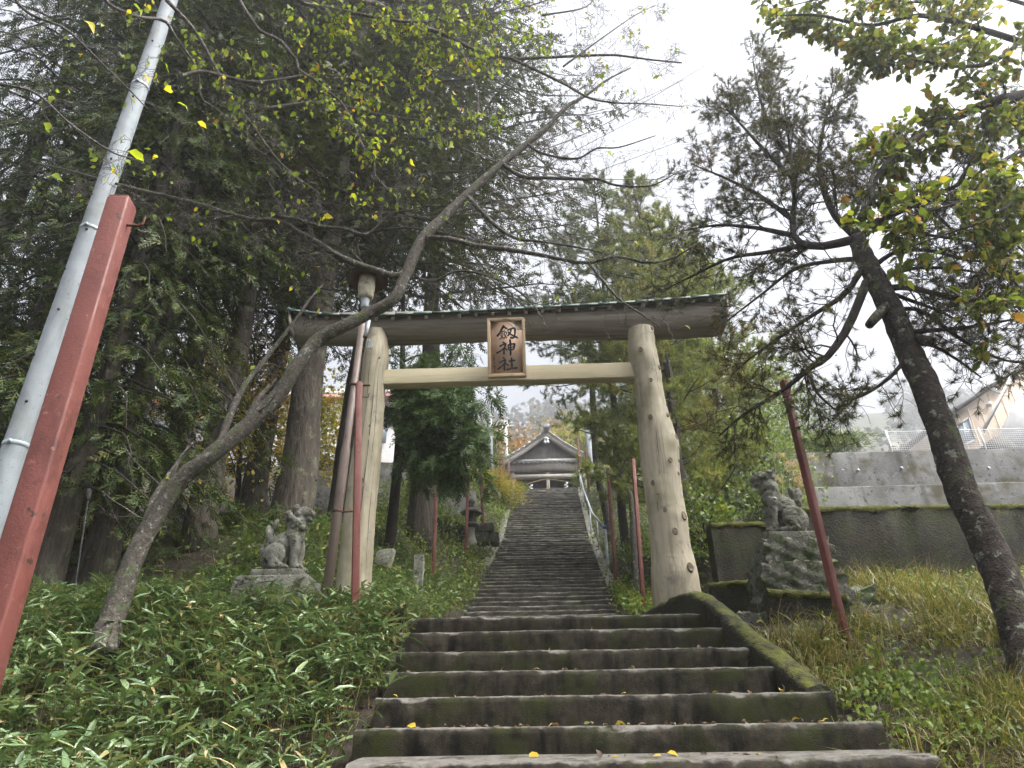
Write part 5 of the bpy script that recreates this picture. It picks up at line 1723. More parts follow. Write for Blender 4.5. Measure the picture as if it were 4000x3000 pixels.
# ------------------------------------------------------------------ pine leaning over the grass bank, right
rng = np.random.default_rng(51)
tr = [(4075, 2800, 5.0), (4010, 2560, 5.1), (3930, 2300, 5.15), (3850, 2110, 5.2), (3760, 1930, 5.2), (3690, 1720, 5.2), (3620, 1520, 5.25), (3555, 1380, 5.3), (3490, 1230, 5.3), (3420, 1090, 5.35), (3370, 990, 5.4), (3345, 925, 5.4)]
tp = path_px(tr)
pine = thing('pine_tree', tp[0] + [0, 0, .15], 'leaning lichen-spotted pine spreading over the grass bank', 'tree')
c, r = limb_mesh(tp, [.135, .122, .116, .113, .110, .108, .106, .103, .098, .092, .083, .074], 60)
MB().tube(c, r, 22, jit=.075, rng=rng).build('trunk', MAT['pinebark'], pine, smooth=True)
limbs = [
    ([(3345, 930, 5.4), (3470, 842, 5.3), (3570, 795, 5.2), (3650, 762, 5.2), (3742, 722, 5.1), (3880, 640, 5.0)], .055),
    ([(3340, 935, 5.4), (3190, 962, 5.5), (3100, 920, 5.6), (3105, 762, 5.7), (3092, 630, 5.8), (3079, 530, 5.9), (3060, 380, 6.0)], .045),
    ([(3345, 925, 5.4), (3250, 820, 5.6), (3200, 650, 5.8), (3220, 480, 6.0), (3260, 330, 6.2)], .045),
    ([(3100, 920, 5.6), (2950, 890, 5.9), (2800, 880, 6.1), (2650, 905, 6.3)], .03),
    ([(3100, 860, 5.65), (2960, 760, 6.0), (2820, 690, 6.3), (2700, 640, 6.5)], .03),
    ([(3100, 700, 5.75), (2980, 580, 6.1), (2880, 470, 6.4), (2800, 380, 6.6)], .028),
    ([(3092, 640, 5.8), (3000, 480, 6.1), (2960, 340, 6.4), (2940, 230, 6.7)], .026),
    ([(3150, 955, 5.5), (3000, 985, 5.9), (2850, 1010, 6.1), (2700, 1080, 6.3), (2600, 1130, 6.4)], .028),
    ([(3385, 1101, 5.35), (3315, 1272, 5.3), (3233, 1392, 5.3), (3157, 1443, 5.35), (3056, 1525, 5.4), (2904, 1620, 5.5), (2809, 1703, 5.6)], .042),
    ([(3360, 1063, 5.4), (3296, 1152, 5.4), (3170, 1234, 5.5), (2992, 1354, 5.7), (2880, 1440, 5.8)], .030),
    ([(3370, 1010, 5.4), (3250, 1020, 5.5), (3106, 1051, 5.7), (2980, 1146, 5.9), (2840, 1253, 6.0)], .028),
    ([(3157, 1443, 5.35), (3190, 1530, 5.3), (3260, 1600, 5.25)], .018),
    ([(3440, 1130, 5.34), (3540, 1122, 5.2), (3676, 1152, 5.1), (3866, 1184, 5.0), (4040, 1210, 4.9)], .035),
    ([(3520, 1300, 5.3), (3650, 1290, 5.25), (3803, 1275, 5.2), (4020, 1236, 5.1)], .026),
    ([(3540, 1345, 5.3), (3640, 1350, 5.3), (3739, 1405, 5.3), (3834, 1475, 5.3)], .020),
    ([(3555, 1380, 5.3), (3480, 1470, 5.3), (3380, 1540, 5.35), (3290, 1570, 5.4)], .020),
    ([(3470, 842, 5.3), (3560, 900, 5.2), (3700, 930, 5.1), (3850, 950, 5.0)], .022),
    ([(3570, 795, 5.2), (3680, 860, 5.1), (3800, 1010, 5.0)], .02),
    ([(3420, 1100, 5.35), (3560, 1050, 5.3), (3720, 1050, 5.2), (3900, 1080, 5.2)], .024),
    ([(3400, 1050, 5.35), (3500, 985, 5.25), (3640, 980, 5.2), (3800, 1020, 5.1), (3980, 1000, 5.0)], .024),
    ([(3480, 1210, 5.3), (3600, 1215, 5.25), (3760, 1330, 5.2), (3900, 1400, 5.2), (4010, 1420, 5.2)], .022),
    ([(3650, 762, 5.2), (3780, 840, 5.1), (3900, 900, 5.0), (4020, 1000, 5.0)], .022),
    ([(3440, 1130, 5.34), (3560, 1175, 5.4), (3700, 1230, 5.5), (3850, 1330, 5.6)], .022),
    ([(3742, 722, 5.1), (3800, 620, 5.2), (3850, 540, 5.3), (3960, 500, 5.4)], .02),
    ([(3345, 930, 5.4), (3380, 780, 5.6), (3420, 640, 5.8), (3450, 560, 6.0)], .03),
]
tubes, tips = [], []
lm = MB()
for pts, r0 in limbs:
    c = catmull(path_px(pts), 16)
    lm.tube(c, np.linspace(r0, .007, 16), 8, jit=.06, rng=rng)
    ln_ = np.linalg.norm(np.diff(c, axis=0), axis=1).sum()
    twigs(c, r0 * .6, rng, int(6 + ln_ * 7.5), .58, 1, tubes, tips, .85, .22, .02, .18, .0028)
lm.build('limb', MAT['darklimb'], pine, smooth=True)
for pts, r0 in [([(3470, 1190, 5.3), (3420, 1240, 5.15), (3395, 1270, 5.1)], .05), ([(3560, 1320, 5.3), (3620, 1330, 5.15), (3650, 1335, 5.1)], .05)]:
    MB().tube(catmull(path_px(pts), 6), np.linspace(r0, r0 * .7, 6), 9).build('branch_stub', MAT['pinebark'], pine, smooth=True)
tubes_mesh(tubes, 3).build('twig', MAT['darklimb'], pine)
pos, dr = [], []
for pts, lv in tips:
    if lv == 1 and rng.random() < .5:
        continue
    nn = 3 if lv else 4
    if rng.random() < .18:
        continue                      # bare twig
    q = np.clip(rng.uniform(.35, 1.02, nn), 0, .995) * 4
    k = q.astype(int)
    pos.append(pts[k] * (1 - q + k)[:, None] + pts[np.minimum(k + 1, 4)] * (q - k)[:, None])
    dr.append(nrm(nrm(pts[-1] - pts[0]) + rng.normal(0, .30, (nn, 3)) + [0, 0, .15]))
pos, dr = np.vstack(pos), np.vstack(dr)
w = rng.integers(0, 4, len(pos))
cr = MB()
for k in range(4):
    put(cr, TUF[k], pos[w == k], dr[w == k], .062 * rng.uniform(.8, 1.25, (w == k).sum()), rng)
cr.build('crown', LEAF['pine'], pine)

# ------------------------------------------------------------------ broadleaved tree reaching in from the upper right
rng = np.random.default_rng(61)
bb = np.array([5.6, 4.6, 0.0])
bb[2] = gz(bb[0], bb[1])
broad = thing('broadleaf_tree', bb, 'broadleaved tree with olive-green leaves reaching in at the upper right', 'tree')
st = path_px([(4120, 300, 4.9)])[0]
MB().tube(catmull([bb - [0, 0, .3], bb + [-.1, .1, 2.5], (bb + st) / 2 + [.4, 0, 1.5], st], 24), np.linspace(.2, .10, 24), 14, jit=.05, rng=rng).build('trunk', MAT['pinebark'], broad, smooth=True)
blimbs = [
    ([(4120, 310, 4.9), (4000, 371, 4.9), (3895, 391, 4.8), (3762, 444, 4.8), (3662, 504, 4.75), (3563, 550, 4.7), (3483, 616, 4.7), (3420, 700, 4.65), (3400, 800, 4.6)], .058),
    ([(4100, 200, 4.9), (3850, 120, 4.8), (3600, 60, 4.8), (3400, 100, 4.8), (3200, 60, 4.9), (3050, 60, 5.0)], .035),
    ([(4050, 100, 4.8), (3900, 230, 4.7), (3750, 260, 4.7), (3560, 230, 4.7), (3380, 200, 4.8)], .025),
    ([(3365, -40, 4.8), (3366, 60, 4.8), (3375, 130, 4.8), (3395, 180, 4.75), (3430, 240, 4.7)], .014),
    ([(4100, 480, 4.9), (3980, 620, 4.6), (3900, 760, 4.4), (3880, 900, 4.3)], .022),
    ([(4050, 560, 4.6), (3900, 640, 4.4), (3760, 780, 4.3), (3600, 830, 4.2), (3480, 880, 4.2)], .018),
    ([(4000, 760, 4.4), (3850, 860, 4.3), (3650, 930, 4.2), (3520, 980, 4.2)], .014),
    ([(4080, 700, 4.5), (3960, 960, 4.4), (3900, 1120, 4.4), (3860, 1300, 4.4)], .014),
    ([(3895, 391, 4.8), (3850, 500, 4.7), (3840, 560, 4.7)], .01),
    ([(4050, 30, 4.8), (3850, -20, 4.9), (3600, 10, 5.0), (3300, -20, 5.1), (3020, 40, 5.2)], .02),
]
tubes, tips = [], []
lm = MB()
for pts, r0 in blimbs:
    c = catmull(path_px(pts), 18)
    lm.tube(c, np.linspace(r0, r0 * .25, 18), 8, jit=.05, rng=rng)
    ln_ = np.linalg.norm(np.diff(c, axis=0), axis=1).sum()
    twigs(c, r0 * .5, rng, int(4 + ln_ * 7), .42, 1, tubes, tips, .85, .22, -.03, .1, .0026)
lm.build('limb', MAT['darklimb'], broad, smooth=True)
tubes_mesh(tubes, 3).build('twig', MAT['darklimb'], broad)
LF = T_leaf(.62, .07, .10)
pos, dr = [], []
for pts, lv in tips:
    if pts[2][2] < P(3500, 620, 4.6)[2] and rng.random() < .42:
        continue
    nn = 4
    q = rng.uniform(.2, 1, nn) * 3.99
    k = q.astype(int)
    pos.append(pts[k] * (1 - q + k)[:, None] + pts[np.minimum(k + 1, 4)] * (q - k)[:, None])
    dr.append(nrm(nrm(pts[-1] - pts[0]) + rng.normal(0, .5, (nn, 3)) + [0, 0, -.45]))
pos, dr = np.vstack(pos), np.vstack(dr)
cr = MB()
put(cr, LF, pos, dr, rng.uniform(.055, .105, len(pos)), rng, j=.5)
cr.build('crown', LEAF['broad'], broad)

# ------------------------------------------------------------------ leaning cherry across the gate
rng = np.random.default_rng(71)
ct = [(395, 2560, 5.4), (415, 2480, 5.45), (445, 2400, 5.5), (520, 2190, 5.55), (600, 2030, 5.6), (700, 1880, 5.6), (830, 1775, 5.6), (960, 1670, 5.65), (1080, 1550, 5.7), (1160, 1430, 5.7), (1240, 1330, 5.75), (1340, 1275, 5.75), (1440, 1225, 5.8), (1540, 1165, 5.8), (1590, 1060, 5.85), (1650, 935, 5.9), (1740, 840, 6.0), (1850, 735, 6.1), (1960, 640, 6.2), (2060, 560, 6.3), (2140, 495, 6.35), (2212, 418, 6.4), (2292, 371, 6.5), (2371, 312, 6.6), (2464, 265, 6.7)]
cp = path_px(ct)
cherry = thing('cherry_tree', cp[0] + [0, 0, .1], 'lichen-grown cherry leaning diagonally across the front of the gate', 'tree')
c, r = limb_mesh(cp, [.110, .098, .088, .077, .074, .072, .071, .070, .068, .066, .064, .062, .060, .057, .060, .056, .052, .046, .042, .038, .033, .026, .018, .013, .009], 110)
MB().tube(c, r, 18, jit=.07, rng=rng).build('trunk', MAT['cherrybark'], cherry, smooth=True)
# second, darker stem crossing low down, forks at the foot
cl2 = [
    ([(850, 1765, 5.6), (900, 1620, 5.65), (960, 1500, 5.75), (1050, 1385, 5.9), (1150, 1255, 6.0), (1210, 1170, 6.1), (1262, 1110, 6.2)], .036),
    ([(560, 2120, 5.6), (600, 1960, 5.75), (680, 1830, 5.9), (740, 1740, 6.0)], .05),
    ([(960, 1670, 5.65), (1010, 1560, 5.7), (1080, 1480, 5.8)], .05),
    ([(1643, 928, 5.9), (1703, 931, 5.85), (1762, 935, 5.8), (1862, 961, 5.8), (1961, 971, 5.75), (2100, 994, 5.7), (2199, 1014, 5.7), (2298, 1027, 5.65), (2411, 1001, 5.6), (2530, 1027, 5.6), (2630, 1008, 5.55), (2729, 948, 5.5)], .034),
    ([(1829, 770, 6.05), (1895, 842, 6.0), (1961, 901, 6.0), (2028, 935, 6.0), (2100, 942, 5.9), (2265, 968, 5.9), (2411, 1001, 5.8)], .026),
    ([(1961, 640, 6.2), (2040, 690, 6.1), (2132, 695, 6.1), (2265, 700, 6.0), (2338, 700, 6.0), (2398, 722, 6.0), (2490, 729, 5.9), (2563, 719, 5.9), (2663, 663, 5.8)], .026),
    ([(2060, 560, 6.3), (2120, 600, 6.2), (2250, 620, 6.2), (2330, 580, 6.1), (2420, 575, 6.1), (2560, 530, 6.0)], .018),
    ([(1590, 1060, 5.85), (1540, 1080, 5.8), (1464, 1054, 5.75), (1398, 1034, 5.7), (1298, 988, 5.6), (1245, 948, 5.5), (1166, 908, 5.45), (1086, 862, 5.4), (961, 855, 5.3), (796, 802, 5.3), (630, 762, 5.3), (497, 729, 5.7), (378, 696, 6.3), (265, 663, 6.7), (133, 636, 7.0)], .040),
    ([(1099, 850, 5.4), (1152, 855, 5.35), (1245, 882, 5.3), (1351, 895, 5.3), (1431, 915, 5.3), (1504, 855, 5.3), (1550, 822, 5.25)], .022),
    ([(1099, 845, 5.4), (1085, 790, 5.35), (1080, 760, 5.3)], .014),
    ([(1640, 1090, 5.8), (1700, 1097, 5.7), (1780, 1060, 5.6), (1880, 1070, 5.6), (2000, 1120, 5.5), (2090, 1200, 5.5), (2140, 1290, 5.5)], .016),
    ([(2298, 1027, 5.65), (2350, 1090, 5.6), (2420, 1170, 5.5), (2510, 1230, 5.5), (2580, 1280, 5.5)], .014),
]
tubes, tips, lm = [], [], MB()
for pts, r0 in cl2:
    c = catmull(path_px(pts), 26)
    lm.tube(c, np.linspace(r0, max(.006, r0 * .22), 26), 9, jit=.07, rng=rng)
    ln_ = np.linalg.norm(np.diff(c, axis=0), axis=1).sum()
    twigs(c, r0 * .5, rng, int(3 + ln_ * 3.0), .55, 2, tubes, tips, .8, .20, .0, .15, .0024)
lm.build('limb', MAT['cherrybark'], cherry, smooth=True)
n_low = len(tips)
tubes_mesh(tubes, 3).build('twig', MAT['twig'], cherry)
pos, dr = [], []
for pts, lv in tips:
    if rng.random() < .965:
        continue
    pos.append(pts[-1])
    dr.append(nrm(rng.normal(0, .5, 3) + [0, 0, -.8]))
cr = MB()
put(cr, T_leaf(.6, .06, .15), np.array(pos), np.array(dr), rng.uniform(.05, .085, len(pos)), rng, j=.8)
cr.build('crown', LEAF['cherry'], cherry)

# ------------------------------------------------------------------ leafy cherry overhead at the top left
rng = np.random.default_rng(81)
ob = np.array([-3.6, 1.2, 0.0])
ob[2] = gz(ob[0], ob[1])
over = thing('cherry_tree', ob, 'cherry with yellow-green leaves spreading in from above at the top left', 'tree')
top0 = P(700, -500, 4.2)
MB().tube(catmull([ob - [0, 0, .3], ob + [.1, .5, 2.6], (ob + top0) / 2 + [-.6, 0, 1.2], top0], 24), np.linspace(.17, .07, 24), 12, jit=.06, rng=rng).build('trunk', MAT['cherrybark'], over, smooth=True)
ol = [
    ([(1300, -130, 4.6), (1398, 0, 4.9), (1464, 13, 5.0), (1511, 40, 5.1), (1563, 73, 5.2), (1630, 100, 5.3), (1729, 133, 5.4), (1796, 166, 5.5), (1862, 199, 5.6), (1995, 229, 5.7), (2120, 225, 5.8), (2252, 219, 5.9), (2398, 215, 6.0), (2530, 232, 6.1), (2663, 245, 6.2)], .042),
    ([(1995, 229, 5.7), (2040, 249, 5.7), (2199, 325, 5.7), (2298, 381, 5.7), (2398, 401, 5.7), (2517, 405, 5.8), (2663, 416, 5.9)], .022),
    ([(1050, -120, 4.4), (1166, 0, 4.6), (1219, 20, 4.7), (1298, 33, 4.8), (1398, 53, 4.9), (1497, 73, 5.0), (1630, 86, 5.1), (1796, 66, 5.3), (1961, 46, 5.4), (2100, 13, 5.5), (2300, -60, 5.7)], .026),
    ([(900, -60, 4.3), (1000, 106, 4.5), (1053, 139, 4.6), (1100, 162, 4.7), (1133, 205, 4.7), (1160, 240, 4.8), (1166, 272, 4.8), (1219, 305, 4.9), (1265, 345, 5.0), (1332, 398, 5.1), (1365, 451, 5.1), (1398, 524, 5.2), (1431, 597, 5.2), (1464, 636, 5.3), (1464, 683, 5.3), (1517, 742, 5.3), (1550, 776, 5.3), (1550, 822, 5.3)], .020),
    ([(380, -60, 3.8), (430, 20, 3.9), (540, 66, 4.0), (640, 80, 4.2), (690, 150, 4.3), (770, 270, 4.5), (785, 380, 4.6), (850, 430, 4.7), (960, 520, 4.8), (1060, 600, 5.0)], .018),
    ([(650, 0, 4.2), (760, 120, 4.4), (850, 280, 4.6), (900, 380, 4.7), (980, 480, 4.8), (1100, 640, 4.9), (1250, 760, 5.0)], .020),
    ([(30, -40, 3.6), (110, 50, 3.7), (250, 110, 3.8), (340, 190, 3.9), (420, 270, 4.0), (500, 345, 4.1), (580, 430, 4.2)], .014),
    ([(-60, 320, 3.6), (130, 360, 3.7), (270, 480, 3.8), (430, 590, 3.9), (520, 620, 4.0)], .012),
    ([(2120, 60, 5.5), (2280, 30, 5.7), (2330, -20, 5.9)], .012),
    ([(2200, 260, 5.8), (2350, 150, 6.0), (2480, 60, 6.3), (2560, 20, 6.5)], .012),
    ([(1796, 166, 5.5), (1830, 270, 5.4), (1850, 310, 5.4), (1870, 400, 5.4), (1860, 470, 5.3)], .011),
    ([(700, 300, 4.4), (800, 280, 4.5), (1000, 320, 4.8), (1250, 290, 5.2), (1500, 330, 5.5), (1700, 360, 5.7)], .020),
    ([(1000, 430, 4.9), (1250, 400, 5.2), (1450, 440, 5.4), (1650, 470, 5.6), (1830, 480, 5.7)], .018),
]
tubes, tips, lm = [], [], MB()
for pts, r0 in ol:
    c = catmull(path_px(pts), 30)
    lm.tube(c, np.linspace(r0, max(.005, r0 * .25), 30), 8, jit=.07, rng=rng)
    ln_ = np.linalg.norm(np.diff(c, axis=0), axis=1).sum()
    twigs(c, r0 * .5, rng, int(4 + ln_ * 3.6), .55, 2, tubes, tips, .8, .2, -.02, .1, .0022)
lm.build('limb', MAT['twig'], over, smooth=True)
tubes_mesh(tubes, 3).build('twig', MAT['twig'], over)
pos, dr = [], []
inv = np.stack([_R, _U, _F])
for pts, lv in tips:
    e = pts[-1]
    # leaves cling to the middle of the crown and thin out toward its right-hand tips
    q = inv @ (e - [0, 0, EYE])
    px, py = 2000 + FPX * q[0] / q[2], 1500 - FPX * q[1] / q[2]
    pr = .38 if (1150 < px < 2150 and 60 < py < 640) else .13 if px < 2150 else .05
    if rng.random() > pr:
        continue
    nn = 2
    pos.append(pts[[2, 4]] + rng.normal(0, .02, (2, 3)))
    dr.append(nrm(rng.normal(0, .45, (nn, 3)) + [0, 0, -.75]))
pos, dr = np.vstack(pos), np.vstack(dr)
cr = MB()
put(cr, T_leaf(.62, .06, .25), pos, dr, .035 + .065 * rng.beta(1.6, 2.2, len(pos)), rng, j=.9)
big = [(330, 80, 2.7, .13), (520, 15, 2.8, .11), (560, 290, 2.9, .10), (640, 350, 2.9, .11), (690, 400, 3.0, .09), (500, 590, 2.7, .13), (170, 480, 2.7, .12), (190, 690, 2.7, .12), (770, 475, 3.3, .09), (140, 240, 3.2, .05), (830, 480, 3.4, .06), (265, 355, 3.3, .05)]
put(cr, T_leaf(.45, .08, .3), np.array([P(*q[:3]) for q in big]), nrm(np.stack([rng.uniform(.5, 1, 12), rng.normal(0, .2, 12), rng.uniform(-.9, -.3, 12)], 1)), np.array([q[3] for q in big]), rng, j=.5)
cr.build('crown', LEAF['cherry'], over)

# bare pale birch-like twigs behind the gap of sky
rng = np.random.default_rng(91)
bt = at_ground(2250, 11.5, 2300)
bt[0] = -3.15
bt[1] = 12.6
bt[2] = gz(-3.15, 12.6)
bare = thing('bare_tree', bt, 'bare tree whose fine pale twigs fan out across the gap of sky', 'tree')
kk = [P(1440, 1180, 12.5), P(1600, 860, 12.0), P(1900, 640, 11.2)]
MB().tube(catmull([bt - [0, 0, .3], bt + [0.1, 0, 2.0]] + kk, 24), np.linspace(.06, .025, 24), 8, jit=.05, rng=rng).build('trunk', MAT['twig'], bare, smooth=True)
tubes, tips, lm = [], [], MB()
for (px, py, d) in [(2700, 300, 10), (2650, 120, 10.3), (2500, 60, 10.5), (2800, 500, 9.8), (2750, 700, 9.6), (2600, 850, 9.6), (2450, 900, 9.7), (2850, 200, 10.2), (2400, 250, 10.6), (2300, 1000, 9.8), (2650, 950, 9.5), (2550, 430, 10.1), (2900, 620, 9.6)]:
    s = kk[int(rng.integers(1, 3))] + rng.normal(0, .1, 3)
    e = P(px, py, d)
    c = catmull([s, s * .6 + e * .4 + rng.normal(0, .15, 3) - [0, 0, .25], e], 14)
    lm.tube(c, np.linspace(.016, .004, 14), 5)
    twigs(c, .008, rng, 10, 1.0, 2, tubes, tips, .62, .13, .05, .2, .0026)
lm.build('limb', MAT['paletwig'], bare, smooth=True)
tubes_mesh(tubes, 3).build('twig', MAT['paletwig'], bare)
# ------------------------------------------------------------------ ground cover
inv = np.stack([_R, _U, _F])


def pix(p):
    q = (np.asarray(p, float) - [0, 0, EYE]) @ inv.T
    return 2000 + FPX * q[..., 0] / q[..., 2], 1500 - FPX * q[..., 1] / q[..., 2]


def scatter(n, x0, x1, y0, y1, rng, ok=None):
    x, y = rng.uniform(x0, x1, n), rng.uniform(y0, y1, n)
    if ok is not None:
        k = ok(x, y)
        x, y = x[k], y[k]
    return np.stack([x, y, ground(x, y)], 1)


def off_stairs(x, y, gap=0.05):
    low = (y < 10.2) & (x > -1.08 - gap - np.clip(y - 6.5, 0, 1.5) * .2) & (x < 1.75 + gap)
    up = (y >= 9.8) & (np.abs(x - stair_x(y)) < 1.42 + gap)
    return ~(low | up)


# bamboo grass, left
rng = np.random.default_rng(101)
BL = [T_blade(.20, .25), T_blade(.17, .45), T_blade(.22, .12), T_blade(.16, .65), T_blade(.19, .35)]


def bamboo(name, label, pts, rng, leaf=(.11, .21), stem=(.10, .38), leaves=(4, 7), mat='sasa', seg=BL):
    m, stl = MB(), []
    P0, X, S_ = [], [], []
    for p in pts:
        h = rng.uniform(*stem)
        d = np.array([rng.normal(0, .35), rng.normal(-.12, .35), 1.0])
        tip = p + d * h
        k = rng.integers(*leaves)
        az = rng.uniform(0, 6.28) + np.arange(k) * 2.4
        el = rng.uniform(-.25, .75, k)
        P0.append(tip - np.outer(rng.uniform(0, .35, k), d * h))
        X.append(np.stack([np.cos(az) * np.cos(el), np.sin(az) * np.cos(el), np.sin(el)], 1))
        S_.append(rng.uniform(leaf[0], leaf[1], k))
        stl.append((np.array([p - [0, 0, .03], tip]), np.array([.0035, .002])))
    P0, X, S_ = np.vstack(P0), np.vstack(X), np.concatenate(S_)
    w = rng.integers(0, len(seg), len(P0))
    for k in range(len(seg)):
        put(m, seg[k], P0[w == k], X[w == k], S_[w == k], rng, j=.25)
    o = m.build(name, LEAF[mat])
    tag(o, label, 'bamboo grass' if 'bamboo' in name else 'undergrowth', kind='stuff')
    q = tubes_mesh(stl, 3).build('stem', LEAF['grass'], o)
    q['kind'] = 'stuff'
    return o


def dens_left(x, y):
    keep = off_stairs(x, y, .02) & (vnoise(x, y, 1.7, 3) > -.75)
    near = (x > -1.5) & (y < 4.9)
    return keep & (~near | (rng.random(len(x)) < .65))


bamboo('bamboo_grass', 'dense wet bamboo grass covering the bank left of the broad steps', scatter(4500, -5.2, -.85, 2.3, 7.8, rng, dens_left), rng, (.07, .19), (.10, .42))
bamboo('bamboo_grass', 'bamboo grass and low plants on the slope behind the straight pillar', scatter(1700, -4.2, -.8, 8.2, 14.5, rng, lambda x, y: off_stairs(x, y, .02)), rng, (.10, .18), (.12, .45), (4, 7))
bamboo('bamboo_grass', 'patchy low bamboo grass under the cedars', scatter(1300, -8.5, -3.0, 6.4, 12.0, rng), rng, (.08, .14), (.05, .2), (3, 6))

# dry grass bank, right
rng = np.random.default_rng(111)
GR = [T_grass(.022, .35), T_grass(.020, .7), T_grass(.018, 1.05), T_grass(.02, 1.35)]


def grass(name, label, pts, rng, ln=(.18, .42), mat='grass', lean=.25, cat='grass', grow=1.0):
    m = MB()
    n = len(pts)
    az = rng.uniform(0, 6.28, n)
    X = np.stack([np.cos(az), np.sin(az), 0 * az], 1)
    Z = nrm(np.stack([rng.normal(0, lean, n), rng.normal(-.08, lean, n), np.ones(n)], 1))
    Y = nrm(np.cross(Z, X))
    X = np.cross(Y, Z)
    w = rng.integers(0, len(GR), n)
    s = rng.uniform(ln[0], ln[1], n) * grow
    for k in range(len(GR)):
        q = w == k
        m.inst(GR[k][0], GR[k][1], pts[q] - [0, 0, .02], X[q], Y[q], Z[q], s[q])
    return tag(m.build(name, LEAF[mat]), label, cat, kind='stuff')


def clumped(n, x0, x1, y0, y1, rng, per, rad_, ok=None):
    c = scatter(n, x0, x1, y0, y1, rng, ok)
    p = np.repeat(c, per, 0)
    p[:, :2] += rng.normal(0, rad_, (len(p), 2))
    p[:, 2] = ground(p[:, 0], p[:, 1])
    return p


okr = lambda x, y: off_stairs(x, y, .06) & ~((x < 3.3) & (y > 6.2)) & (y < 8.4)
gp = clumped(2800, 1.85, 6.2, 3.0, 8.4, rng, 14, .05, okr)
gm = vnoise(gp[:, 0], gp[:, 1], 3.1, 7) + .5 * vnoise(gp[:, 0], gp[:, 1], 7.5, 2)
gp = gp[(gm > -.25) | (rng.random(len(gp)) < .22)]
gm = np.clip(vnoise(gp[:, 0], gp[:, 1], 3.1, 7) + .5 * vnoise(gp[:, 0], gp[:, 1], 7.5, 2), -.6, .9)
grass('dry_grass', 'tangled dry autumn grass on the bank right of the broad steps', gp, rng, (.14, .40), grow=1 + .45 * gm)
grass('fresh_grass', 'bright green grass on the terrace behind the mossy wall', clumped(650, 2.2, 8.5, 8.9, 14.8, rng, 9, .07), rng, (.2, .45), 'freshgrass')
pp = [P(3110, 1990, 12.5), P(3170, 1985, 12.8), P(3060, 1990, 12.2)]
pg = np.vstack([np.array([q[0], q[1], gz(q[0], q[1])]) + np.concatenate([rng.normal(0, .12, (60, 2)), np.zeros((60, 1))], 1) for q in pp])
grass('pampas_grass', 'tall pampas grass clump in front of the retaining wall', pg, rng, (.7, 1.3), 'freshgrass', .16, 'pampas grass')
m = MB()
st = MB()
for k in range(11):
    b0 = pg[rng.integers(0, len(pg))]
    e = b0 + [rng.uniform(-.3, .5), rng.normal(0, .1), rng.uniform(1.25, 1.75)]
    c = catmull([b0, (b0 + e) / 2 + [-.05, 0, .1], e, e + [.16, 0, -.05]], 10)
    st.tube(c, .004, 3, cap=False)
    n = 46
    q = rng.uniform(6.0, 8.95, n)
    ki = q.astype(int)
    ps = c[ki] * (1 - q + ki)[:, None] + c[ki + 1] * (q - ki)[:, None]
    put(m, T_diamond(.12, .01), ps, nrm(np.array([.45, 0, -.1]) + rng.normal(0, .4, (n, 3))), rng.uniform(.07, .14, n), rng)
o = tag(m.build('pampas_plumes', LEAF['pampas']), 'pinkish pampas plumes nodding before the retaining wall', 'pampas grass', kind='stuff')
st.build('stalk', LEAF['pampas'], o)['kind'] = 'stuff'


def leaf_mass(name, label, pts, rng, h, size, mat, cat, tmpl=None, per=9, spread=.10, group=None, kind=None, up=.3):
    """low leafy plants: several leaves about each point up to height h"""
    tmpl = tmpl or T_leaf(.6, .06, .1)
    n = len(pts)
    p = np.repeat(pts, per, 0)
    p = p + np.stack([rng.normal(0, spread, n * per), rng.normal(0, spread, n * per), np.repeat(rng.uniform(.3, 1, n), per) * rng.uniform(.05, 1, n * per) * h], 1)
    d = nrm(rng.normal(0, .7, (n * per, 3)) + [0, 0, up - .2])
    m = MB()
    put(m, tmpl, p, d, rng.uniform(size[0], size[1], n * per), rng, j=.5)
    return tag(m.build(name, LEAF[mat]), label, cat, group, kind)


rng = np.random.default_rng(121)
SM = T_leaf(.6, .06, .1)
DM = T_diamond(.55, .08)
leaf_mass('weeds', 'low green weeds among the dry grass of the right bank', scatter(1500, 1.85, 6.0, 3.2, 8.3, rng, okr), rng, .22, (.025, .06), 'weed', 'weeds', SM, 7, .07, kind='stuff')
leaf_mass('weeds', 'leafy weeds along the right edge of the long stairway', scatter(900, 1.2, 2.6, 8.3, 15.5, rng, lambda x, y: off_stairs(x, y, .0)), rng, .34, (.05, .10), 'weed', 'weeds', DM, 8, .09, kind='stuff')
leaf_mass('weeds', 'tangled green undergrowth on the left bank of the long stairway', scatter(1500, -4.2, -.5, 8.6, 19.0, rng, lambda x, y: off_stairs(x, y, .0)), rng, .45, (.05, .11), 'weed', 'weeds', DM, 9, .12, kind='stuff')
leaf_mass('weeds', 'mixed yellowish undergrowth around the stone lantern', scatter(1500, -5.5, -.2, 18.0, 30.0, rng, lambda x, y: off_stairs(x, y, .02)), rng, .60, (.06, .13), 'freshgrass', 'weeds', DM, 10, .18, kind='stuff')
leaf_mass('weeds', 'green undergrowth right of the handrail', scatter(900, 1.9, 5.5, 15.0, 30.0, rng, lambda x, y: off_stairs(x, y, .1)), rng, .55, (.06, .12), 'weed', 'weeds', DM, 10, .16, kind='stuff')
leaf_mass('weeds', 'bright weeds sprouting beside the mossy side wall', scatter(120, 1.95, 2.6, 4.4, 5.4, rng), rng, .16, (.03, .06), 'freshgrass', 'weeds', SM, 7, .06, kind='stuff')

